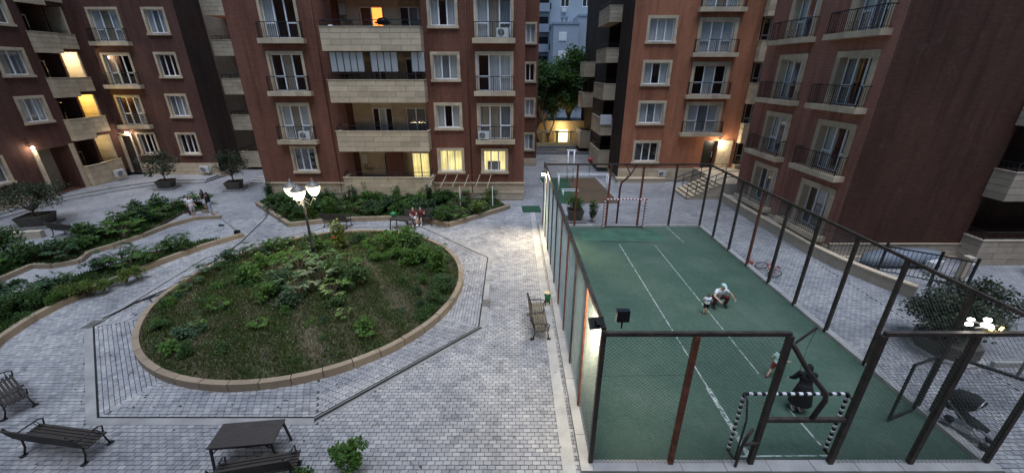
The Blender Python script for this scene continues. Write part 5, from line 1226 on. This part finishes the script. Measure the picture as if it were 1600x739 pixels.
# court floodlights
def flood(loc, aim, label, power, size=.3, mat_='lampw', colr=(1,.9,.68), spot=R(150)):
    o = empty('floodlight', loc, 0, label, 'floodlight'); d = (Vector(aim)-Vector(loc)).normalized(); q = d.to_track_quat('-Z', 'Y'); o.rotation_euler = q.to_euler()
    b = MB(); b.box(-size/2,size/2,-size*.4,size*.4,0,.12); b.box(-.05,.05,-.05,.05,.12,.2); b.build('housing', M['black'], o)
    b = MB(); b.box(-size/2+.02,size/2-.02,-size*.4+.02,size*.4-.02,-.012,-.002); b.build('lamp_face', M[mat_], o)
    l = bpy.data.lights.new('flood_light', 'SPOT'); l.energy = power; l.color = colr; l.spot_size = spot; l.spot_blend = .6; l.shadow_soft_size = .1; lo = bpy.data.objects.new('flood_light', l); col.objects.link(lo); lo.parent = o; lo.location = (0,0,-.05)
    return o
flood((1.75, 21.6, 3.6), (-.6, 17, 0), 'glowing floodlight on the far left corner post of the court', 720, .26, colr=(1,.84,.56))
flood((1.75, 7.0, 4.02), (1.0, 11.5, 0), 'glaring floodlight on the near left corner of the court fence', 260, .3)
o = empty('floodlight', (2.28, 6.95, 4.12), 0, 'unlit black square floodlight on the near top rail of the court fence', 'floodlight'); b = MB(); b.box(-.13,.13,-.06,.06,0,.26); b.build('housing', M['black'], o); b = MB(); b.bar((0,0,-.18),(0,0,.05),.03); b.build('bracket', M['iron'], o)
# window reflections of a ceiling lamp, built as added glowing panels with lights
def lamp_reflection(loc, rz, label, s=1.0, post=0, power=12):
    o = empty('lamp_reflection', loc, rz, label, 'lamp'); b = MB(); b.bar((-.3*s,0,-.02), (.3*s,0,-.02), .03); b.bar((0,-.2*s,-.02),(0,.25*s,-.02),.03); b.bar((0,0,-post if post else -.2),(0,0,0),.06); b.build('bracket', M['rail'], o)
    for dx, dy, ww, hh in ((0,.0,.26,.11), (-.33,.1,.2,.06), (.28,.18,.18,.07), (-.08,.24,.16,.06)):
        b = MB(); b.prism([((dx+ww/2*math.cos(t))*s, (dy+hh/2*math.sin(t)*1.6)*s) for t in [k*math.pi/3 for k in range(6)]], .0, .035); b.build('reflection_panel', M['lampc'], o)
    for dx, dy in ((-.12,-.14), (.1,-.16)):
        b = MB(); b.bar((dx*s,dy*s,.01), ((dx+.16)*s,(dy+.06)*s,.01), .045*s, .02); b.build('reflection_strip', M['yellow'], o)
    l = bpy.data.lights.new('added_light', 'POINT'); l.energy = power; l.color = (1,.95,.85); l.shadow_soft_size = .15; lo = bpy.data.objects.new('added_light', l); col.objects.link(lo); lo.parent = o; lo.location = (0,0,.3)  # point light added to go with the reflection panels
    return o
lamp_reflection((9.82, 6.9, 4.02), R(8), 'ceiling lamp reflection added as white glowing panels above the near court fence at the right', .95, power=6)
lamp_reflection((15.9, 9.9, 2.2), R(5), 'second ceiling lamp reflection added as glowing panels beyond the court fence at the right edge', 1.2, post=2.2, power=8)

# bicycle lying by the fence
bk = empty('bicycle', (11.95, 16.9, .06), R(100), 'small red bicycle lying on the walkway beside the court kerb', 'bicycle')
bk.rotation_euler = (R(70), 0, R(100))
for x in (-.42, .42):
    b = MB(); b.tube([(x+.26*math.cos(t),0,.27+.26*math.sin(t)) for t in [k*math.pi/10 for k in range(20)]], .024, 6, closed=True); wh = b.build('wheel', M['rubber'], bk)
    b = MB()
    for k in range(8): b.bar((x,0,.27), (x+.24*math.cos(k*.785),0,.27+.24*math.sin(k*.785)), .006)
    b.build('spokes', M['silver'], wh)
b = MB()
for p, q in (((-.42,0,.27),(-.1,0,.6)), ((-.42,0,.27),(0,0,.3)), ((0,0,.3),(-.12,0,.66)), ((-.1,0,.58),(.28,0,.62)), ((0,0,.3),(.3,0,.55)), ((.42,0,.27),(.27,0,.75))): b.tube([p,q], .018, 6)
b.build('frame', M['redp'], bk); b = MB(); b.tube([(.2,-.24,.8),(.27,-.1,.78),(.27,.1,.78),(.2,.24,.8)], .014, 6); b.build('handlebar', M['silver'], bk); b = MB(); b.ell((-.15,0,.7), .13,.06,.03, 10, 6); b.build('saddle', M['redp'], bk)
b = MB(); b.ell((0,0,.11),.11,.11,.11,12,8); o = tag(b.build('ball', M['redp']), 'red ball beside the small lying bicycle', 'ball'); o.location = (11.85, 17.75, 0)
# stroller
s_ = empty('stroller', (11.95, 7.75, 0), R(28), 'dark baby stroller with a rounded hood parked on the paving at the lower right', 'stroller')
b = MB(); b.tube([(0,.5,.62), (0,.46,.85), (0,.34,1.02), (0,.14,1.06), (0,.0,.98)], [.16,.23,.25,.25,.24], 18); b.build('hood', M['cblack'], s_)
b = MB(); b.tube([(.25*math.cos(t),-.02-.03*math.sin(t),.98+.24*math.sin(t)) for t in [k*math.pi/12 for k in range(13)]], .02, 6); b.build('hood_rim', M['silver'], s_)
b = MB(); b.tube([(0,-.12,.5), (0,-.38,.4), (0,-.52,.3)], [.17,.16,.12], 10, sq=.35); b.build('foot_cover', M['cgrey'], s_); s_.scale = (.95,.95,.95)
b = MB(); b.tube([(0,.35,.75), (0,.15,.55), (0,-.1,.5), (0,-.35,.42)], [.2,.2,.18,.14], 10, sq=.5); b.build('seat', M['cblack'], s_)
b = MB()
for x in (-.22,.22): b.tube([(x,.62,1.0),(x,.4,.8),(x,-.1,.4),(x,-.45,.12)], .015, 6); b.tube([(x,-.05,.45),(x,.35,.12)], .015, 6)
b.tube([(-.22,.62,1.0),(.22,.62,1.0)], .02, 6); b.build('frame', M['silver'], s_)
for x in (-.24,.24):
    for y in (-.45,.38): b = MB(); b.tube([(x-.02,y,.11),(x+.02,y,.11)], .11, 14); b.build('wheel', M['rubber'], s_)
b = MB(); b.box(-.18,.18,-.1,.25,.18,.3); b.build('basket', M['cwhite'], s_)

# ============================================================ people
def remeshed(mb, name, mats, parent, voxel):
    o = mb.build('tmp', mats); m = o.modifiers.new('r', 'REMESH'); m.mode = 'VOXEL'; m.voxel_size = voxel; m.use_smooth_shade = True
    s = o.modifiers.new('s', 'SMOOTH'); s.iterations = 3; s.factor = .5
    dg = bpy.context.evaluated_depsgraph_get(); me = bpy.data.meshes.new_from_object(o.evaluated_get(dg)); old = o.data; bpy.data.objects.remove(o); bpy.data.meshes.remove(old)
    if not me.materials: me.materials.append(mats)
    return me
def person(loc, rz, label, h=1.7, build=1.0, torso=(0,0,1), thigh=((0,0,-1),(0,0,-1)), shin=((0,0,-1),(0,0,-1)), arm=((-.15,0,-1),(.15,0,-1)), fore=((-.05,-.15,-1),(.05,-.15,-1)), head=(0,-.05,1),
           hipz=None, top='cwhite', bottom='cblack', legs='short', sleeve='short', hair='hair', hairlen=0, shoes='cwhite', skin='skin', dress=False, cap=None, prnt=None):
    o = empty('person', loc, rz, label, 'person'); k = h/1.7; B = build*k
    V = lambda t: Vector(t).normalized()
    hz = (.9*k if hipz is None else hipz); hip = Vector((0,0,hz)); T = V(torso); side = Vector((1,0,0))
    chest = hip+T*.36*k; neck = hip+T*.53*k; hd = neck+V(head)*.15*k
    sh = [neck-T*.07*k+side*s*.17*B for s in (-1,1)]; hp = [hip+side*s*.09*B for s in (-1,1)]
    kn = [hp[i]+V(thigh[i])*.43*k for i in (0,1)]; an = [kn[i]+V(shin[i])*.41*k for i in (0,1)]
    el = [sh[i]+V(arm[i])*.28*k for i in (0,1)]; wr = [el[i]+V(fore[i])*.25*k for i in (0,1)]
    b = MB(); u = .55
    b.tube([hip-T*.06*k, hip+T*.06*k, hip+T*.2*k, chest, neck-T*.05*k, neck], [.15*B,.16*B,.135*B,.165*B,.13*B,.055*B], 14, sq=.66)
    b.tube([neck-T*.04*k, neck+T*.02*k, hd-V(head)*.05*k], [.055*k]*3, 10)
    b.ell(hd, .078*k, .095*k, .115*k, 14, 10); b.ell(hd+Vector((0,-.095*k,-.01*k)), .014*k,.022*k,.02*k, 8, 6); b.ell(hd+Vector((0,-.075*k,-.085*k)), .035*k,.025*k,.025*k, 8, 6)
    for s in (-1,1): b.ell(hd+Vector((s*.08*k,.005*k,-.005*k)), .012*k,.02*k,.03*k, 8, 6)
    for i in (0,1):
        b.tube([sh[i]+T*.01*k, sh[i].lerp(el[i],.3), el[i], el[i].lerp(wr[i],.3), wr[i]], [.055*B,.05*B,.038*B,.04*B,.026*B], 10); b.ell(sh[i], .058*B,.058*B,.058*B, 10, 8)
        b.tube([hp[i]+Vector((0,0,.03)), hp[i].lerp(kn[i],.3), kn[i], kn[i].lerp(an[i],.3), an[i]], [.088*B,.08*B,.055*B,.055*B,.036*B], 10)
        f = Vector((0,-1,0)); b.tube([an[i]+Vector((0,.04*k,-.03*k)), an[i]+f*.08*k+Vector((0,0,-.05*k)), an[i]+f*.16*k+Vector((0,0,-.06*k))], [.036*k,.036*k,.026*k], 8)
        d = (wr[i]-el[i]).normalized(); b.tube([wr[i]-d*.01*k, wr[i]+d*.045*k, wr[i]+d*.085*k], [.024*k,.036*k,.032*k], 10, sq=.45)
    me = remeshed(b, 'body', M[skin], o, .0125*k); body = link('body', me, o)
    # fingers, thumb and eyes added to the same skin mesh
    b = MB()
    for i in (0,1):
        d = (wr[i]-el[i]).normalized(); a = d.cross(Vector((0,1,0.01)))
        a = a.normalized() if a.length > .1 else Vector((1,0,0)); c = d.cross(a); base = wr[i]+d*.078*k
        for q, L in enumerate((.062,.075,.07,.055)):
            p = base+a*((q-1.5)*.017*k); b.tube([p, p+d*L*.5*k+c*.006*k, p+d*L*.9*k+c*.02*k], [.0085*k,.008*k,.006*k], 6)
        p = wr[i]+d*.03*k+a*.03*k; b.tube([p, p+d*.03*k+a*.022*k, p+d*.058*k+a*.028*k], [.010*k,.009*k,.007*k], 6)
    b.build('hand_fingers', M[skin], body)
    e = MB()
    for s in (-1,1): e.ell(hd+Vector((s*.03*k,-.088*k,.012*k)), .010*k,.008*k,.007*k, 8, 6)
    e.build('eyes', M['black'], body)
    # hair
    b = MB(); b.ell(hd+Vector((0,.018*k,.028*k)), .088*k,.098*k,.105*k, 14, 10)
    if hairlen: b.tube([hd+Vector((0,.05*k,.06*k)), hd+Vector((0,.085*k,-.05*k)), neck-T*.05*k+Vector((0,.1*k,0)), neck-T*hairlen*k+Vector((0,.12*k,0))], [.07*k,.085*k,.09*k,.05*k], 10, sq=.6)
    b.build('hair', M[hair], o)
    if cap: b = MB(); b.ell(hd+Vector((0,.0,.055*k)), .098*k,.115*k,.08*k, 14, 8); b.tube([hd+Vector((0,-.07*k,.06*k)), hd+Vector((0,-.17*k,.045*k))], [.07*k,.06*k], 10, sq=.12); b.build('cap', M[cap], o)
    # top garment
    b = MB(); b.tube([hip-T*.07*k, hip+T*.06*k, hip+T*.2*k, chest, neck-T*.055*k, neck-T*.01*k], [.17*B,.175*B,.155*B,.18*B,.145*B,.07*B], 16, sq=.68)
    for i in (0,1):
        q = .55 if sleeve == 'short' else 1.0; b.ell(sh[i], .07*B,.07*B,.07*B, 10, 8); b.tube([sh[i], sh[i].lerp(el[i], q)], [.068*B,.062*B], 10)
        if sleeve == 'long': b.tube([el[i], wr[i]], [.055*B,.04*B], 10)
    me = remeshed(b, 'top', M[top], o, .014*k); link('shirt' if not dress else 'dress_top', me, o)
    if prnt: b = MB(); c = chest+(Vector((0,-1,0)) if prnt[1] == 'f' else Vector((0,1,0)))*.125*B; b.box(c.x-.07*k, c.x+.07*k, c.y-.004, c.y+.004, c.z-.05*k, c.z+.04*k); b.build('shirt_print', M[prnt[0]], o)
    b = MB()
    if dress:
        mid = (kn[0]+kn[1])/2; lo = hip.lerp(mid+Vector((0,0,0)), 1.35); b.tube([hip+T*.12*k, hip, hip.lerp(lo,.5), lo], [.165*B,.2*B,.25*B,.29*B], 18, sq=.8)
    else:
        b.tube([hip+T*.05*k, hip-T*.05*k, hip-T*.1*k], [.168*B,.178*B,.15*B], 14, sq=.7)
        for i in (0,1):
            if legs == 'short': b.tube([hp[i]+Vector((0,0,.02)), hp[i].lerp(kn[i],.35), hp[i].lerp(kn[i],.8)], [.105*B,.1*B,.09*B], 12)
            else: b.tube([hp[i]+Vector((0,0,.02)), hp[i].lerp(kn[i],.35), kn[i], kn[i].lerp(an[i],.4), an[i]+(kn[i]-an[i]).normalized()*.02], [.105*B,.095*B,.07*B,.068*B,.056*B], 12)
    me = remeshed(b, 'bottom', M[bottom], o, .015*k); link('dress' if dress else ('shorts' if legs == 'short' else 'trousers'), me, o)
    for i in (0,1):
        b = MB(); f = Vector((0,-1,0)); b.tube([an[i]+Vector((0,.065*k,-.045*k)), an[i]+Vector((0,.03*k,-.03*k)), an[i]+f*.08*k+Vector((0,0,-.045*k)), an[i]+f*.18*k+Vector((0,0,-.058*k))], [.03*k,.047*k,.043*k,.028*k], 10, sq=.9); b.build('shoe', M[shoes], o)
    return o
# four children on the left path
x, y = G(304, 339); person((x, y, 0), R(70), 'girl in a white T-shirt and pale shorts standing at the path kerb', 1.42, hairlen=.12, top='cwhite', bottom='cjean', shoes='cwhite', thigh=((-.08,-.08,-1),(.1,.1,-1)), fore=((.0,-.6,-.6),(-.1,-.7,-.5)))
x, y = G(297, 337); person((x-.1, y+.2, 0), R(95), 'child with black hair and dark trousers half hidden by the girl in white', 1.36, hairlen=.2, top='cwhite', bottom='cmaroon', legs='long', shoes='cblack')
x, y = G(321, 329); person((x, y+.1, 0), R(-20), 'girl in a black top with yellow print and pale shorts facing the others', 1.45, top='cblack', bottom='cwhite', shoes='cblack', prnt=('cyel','f'), hairlen=.05)
x, y = G(331, 334); person((x, y, 0), R(-85), 'girl with long black hair, dark top and pale jeans at the end of the kerb', 1.5, top='cblack', bottom='cjean', legs='long', hairlen=.3, sleeve='long')
# two seated children
sit = dict(hipz=.52, thigh=((-.1,-1,-.05),(.1,-1,-.05)), shin=((0,-.05,-1),(0,-.05,-1)))
person((-6.1, 23.2, 0), R(20), 'child in a dark top seated on the bench, arm on the table', 1.45, top='cmaroon', bottom='cwhite', arm=((-.2,-.4,-.8),(.3,-.5,-.7)), fore=((.5,-.8,.2),(-.4,-.9,.2)), hairlen=.15, skin='skin2', **sit)
person((-5.65, 23.3, 0), R(-5), 'girl in a dark dress with bare legs seated at the right on the bench', 1.4, top='cmaroon', bottom='cblack', arm=((-.5,-.6,-.5),(.5,-.5,-.5)), fore=((.2,-.8,.5),(.3,-.5,.7)), hairlen=.15, skin='skin2', **sit)
# court people
x, y = G(1117, 476); person((x, y, .02), R(8), 'adult in white T-shirt and cap crouching on the court, one hand down', 1.68, 1.1, torso=(0,-.4,.9), hipz=.36, thigh=((-.35,-.8,.35),(.35,-.8,.35)), shin=((.0,.35,-1),(.0,.35,-1)), arm=((-.6,-.5,-.6),(.8,-.2,-.6)), fore=((.3,-.8,-.3),(.5,-.4,-.8)), head=(0,-.3,.95), top='cwhite', bottom='cmaroon', legs='long', cap='cmint', shoes='cblack', skin='skin2')
x, y = G(1101, 491); person((x, y, .02), R(172), 'small child in a white T-shirt and black shorts seen from behind on the court line', .9, 1.15, top='cwhite', bottom='cblack', hair='hairb', shoes='cblack', arm=((-.35,-.3,-.9),(.35,-.3,-.9)), fore=((-.1,-.5,-.7),(.1,-.5,-.7)), prnt=('cblue','b'), skin='skin2')
x, y = G(1207, 590); person((x, y, .02), R(115), 'small boy in a mint T-shirt and red shorts running on the court', 1.02, 1.1, torso=(0,-.25,1), top='cmint', bottom='cred', thigh=((-.05,-.5,-.85),(.05,.25,-1)), shin=((0,.1,-1),(0,.5,-.8)), arm=((-.3,-.5,-.7),(.3,.5,-.7)), fore=((0,-.8,-.3),(0,-.5,-.5)), shoes='cred', skin='skin2')
x, y = G(1250, 648); person((x, y+.15, .02), R(165), 'woman in a wide black dress seen from behind near the striped goal', 1.55, 1.12, torso=(0,-.2,1), top='cblack', bottom='cblack', dress=True, arm=((-.25,-.4,-.9),(.3,-.25,-.9)), fore=((.1,-.9,-.2),(.0,-.7,-.6)), hair='cblack', hairlen=.12, shoes='cwhite', sleeve='long')
